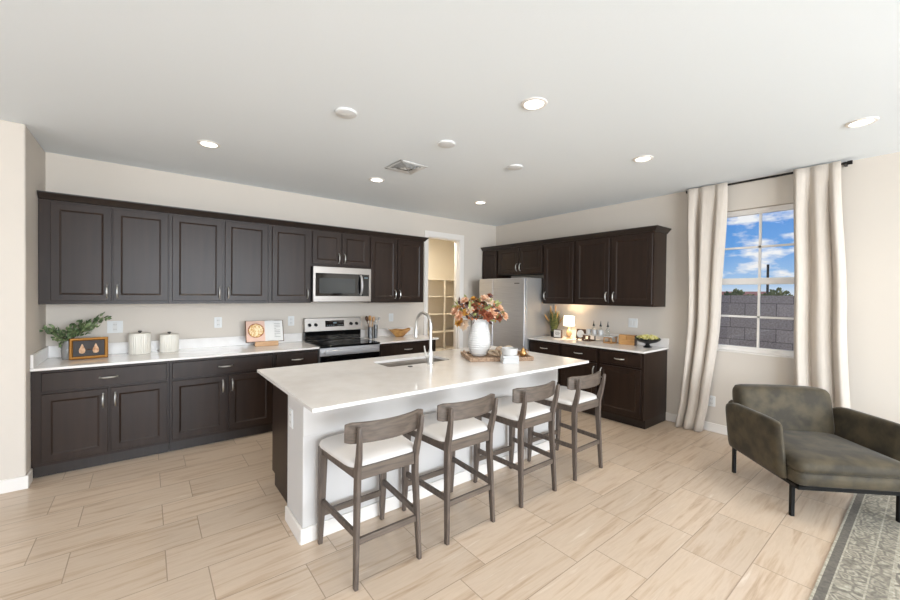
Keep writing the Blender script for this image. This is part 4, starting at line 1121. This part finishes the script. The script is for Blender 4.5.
# bouquet directions: image right = (.785,-.62), toward camera = (-.62,-.785)
rgt = Vector((.785, -.62, 0)); tow = Vector((-.62, -.785, 0))
spots = [('peach_bloom', -.20, .03, .06), ('peach_bloom', -.15, .175, .02), ('rust_bloom', -.06, .12, .08), ('rust_bloom', .0, .16, .0), ('rust_bloom', .02, .07, .12), ('peach_bloom', .05, .19, .03),
         ('cream_bloom', .09, .17, .07), ('peach_bloom', .12, .06, .10), ('peach_bloom', .19, .10, .0), ('peach_bloom', .24, .03, .04), ('rust_bloom', .17, .02, .09), ('yellow_bloom', -.13, .07, .10),
         ('cream_bloom', -.10, .09, .12), ('yellow_bloom', -.21, .10, -.02), ('yellow_bloom', -.06, .19, -.02), ('rust_bloom', .07, .03, .14), ('peach_bloom', .06, .10, -.10), ('peach_bloom', -.10, .05, -.12),
         ('yellow_bloom', .13, .15, -.08), ('rust_bloom', -.03, .06, -.10), ('rust_bloom', -.11, .14, -.06), ('cream_bloom', .22, .08, -.08), ('yellow_bloom', -.20, -.03, .05), ('peach_bloom', -.24, .07, .0), ('rust_bloom', .10, .22, -.03), ('cream_bloom', -.15, -.06, .07)]
st_ = MB(); protos = {}
for nm, a, h_, b_ in spots:
    p = rgt*a + tow*b_ + Vector((0, 0, h_+.02))
    d = (p - Vector((0, 0, -.10))).normalized(); d = (d + tow*.25).normalized()
    s_ = {'rust_bloom': .050, 'yellow_bloom': .050, 'peach_bloom': .057, 'cream_bloom': .052}[nm]*random.uniform(.85, 1.15)
    q = d.to_track_quat('Z', 'Y')
    o = rose(s_).build(nm, cols[nm][0], bq, loc=tuple(p), smooth=60); o.rotation_euler = q.to_euler()
    st_.tube([(0, 0, -.16), tuple(p*.4 + Vector((0, 0, -.01))), tuple(p)], .0022, 5)
st_.build('stem', m_stem, bq)
for nm, mt_, cnt, rr in (('green_leaves', mat('pale_leaf', (150, 152, 96), .6), 85, .25), ('dark_leaves', mat('plum_leaf', (92, 66, 64), .6), 26, .27), ('berries', mat('rust_berry', (190, 112, 68), .4), 110, .2)):
    mb = MB()
    for k in range(cnt):
        a = random.uniform(-1, 1); b_ = random.uniform(-.6, .6); h_ = random.uniform(-.5, 1)
        v = Vector((a, b_, h_)); v = v.normalized()*random.uniform(.45, 1)
        p = rgt*v.x*rr*1.05 + tow*v.y*rr + Vector((0, 0, .07 + v.z*.15))
        if p.z < .0 and abs(v.x) < .5: p.z = .03
        if nm == 'berries': mb.ball(tuple(p), random.uniform(.006, .011), 6)
        else: leafpatch(mb, tuple(p), tuple(Vector((p.x, p.y, p.z))+Vector((random.uniform(-.2, .2), random.uniform(-.2, .2), random.uniform(-.1, .2)))), random.uniform(.045, .085), .026)
    tag(mb.build(nm, mt_, bq), kind='stuff')
# knotted links
kn = thing('wooden_chain_links', 'pale wooden chain links curled on the island tray', 'ornament', (-2.36, -2.47, Z3))
for i, (x, y, z, rx_, ry_, rz_) in enumerate(((-.075, .01, .030, 20, 10, 0), (-.02, 0, .042, 80, 0, 30), (.035, -.01, .030, 10, -12, 15), (.075, .01, .043, 85, 10, -40), (.01, .045, .030, 25, 20, 60))):
    rot = Matrix.Rotation(R(rz_), 3, 'Z') @ Matrix.Rotation(R(ry_), 3, 'Y') @ Matrix.Rotation(R(rx_), 3, 'X')
    MB().torus((x, y, z*1.35), .040, .0135, 24, 8, rot=rot, sx=1.2).build('link', m_knot, kn, smooth=180)
kn.rotation_euler = (0, 0, ta)
# white books with a bowl
B0 = Vector((-2.476, -2.678))
for i, (w_, d_, z, hh, a, l) in enumerate(((.150, .098, 0, .025, 0, 'bottom white book of the stack in front of the tray'), (.146, .095, .0255, .023, 3, 'middle white book of the stack in front of the tray'), (.142, .092, .049, .021, -2, 'top white book of the stack, under the bowl'))):
    t = thing('book', l, 'book', (B0.x, B0.y, Z2+z), ta+R(a), 'white books stacked on the island')
    MB().box(-w_/2, w_/2, -d_/2, d_/2, 0, .0025).box(-w_/2, w_/2, -d_/2, d_/2, hh-.0025, hh).box(-w_/2, w_/2, -d_/2, -d_/2+.003, 0, hh).build('cover', m_cerm, t)
    MB().box(-w_/2+.004, w_/2-.004, -d_/2+.003, d_/2-.004, .0025, hh-.0025).build('pages', m_paper, t)
n_ = 48; rings = []
for rr, z in ((.05, 0), (.064, .004), (.070, .03), (.073, .064), (.070, .064), (.066, .03), (.055, .01), (.02, .008)):
    f_ = 1 if rr > .063 and z < .05 and z > 0 else 0
    rings.append([((rr + f_*.0015*math.cos(k*PI))*math.cos(2*PI*k/n_), (rr + f_*.0015*math.cos(k*PI))*math.sin(2*PI*k/n_), z) for k in range(n_)])
tag(MB().loft(rings).build('white_bowl', m_cerm, loc=(B0.x, B0.y, Z2+.0705)), 'white ribbed bowl on top of the stacked white books', 'bowl')
# gold pear
gpz = thing('gold_pear', 'gold metal pear ornament at the right end of the tray', 'ornament', (-2.155, -2.56, Z3))
MB().lathe([(.001, 0), (.020, .002), (.034, .018), (.036, .034), (.028, .054), (.016, .072), (.011, .084), (.001, .090)], 24).build('body', m_goldpear, gpz, smooth=80)
mb = MB().tube([(0, 0, .086), (.002, .002, .102)], .003, 6); leafpatch(mb, (0, 0, .095), (-.5, .4, .5), .04, .02); mb.build('stem', m_wooddk, gpz)
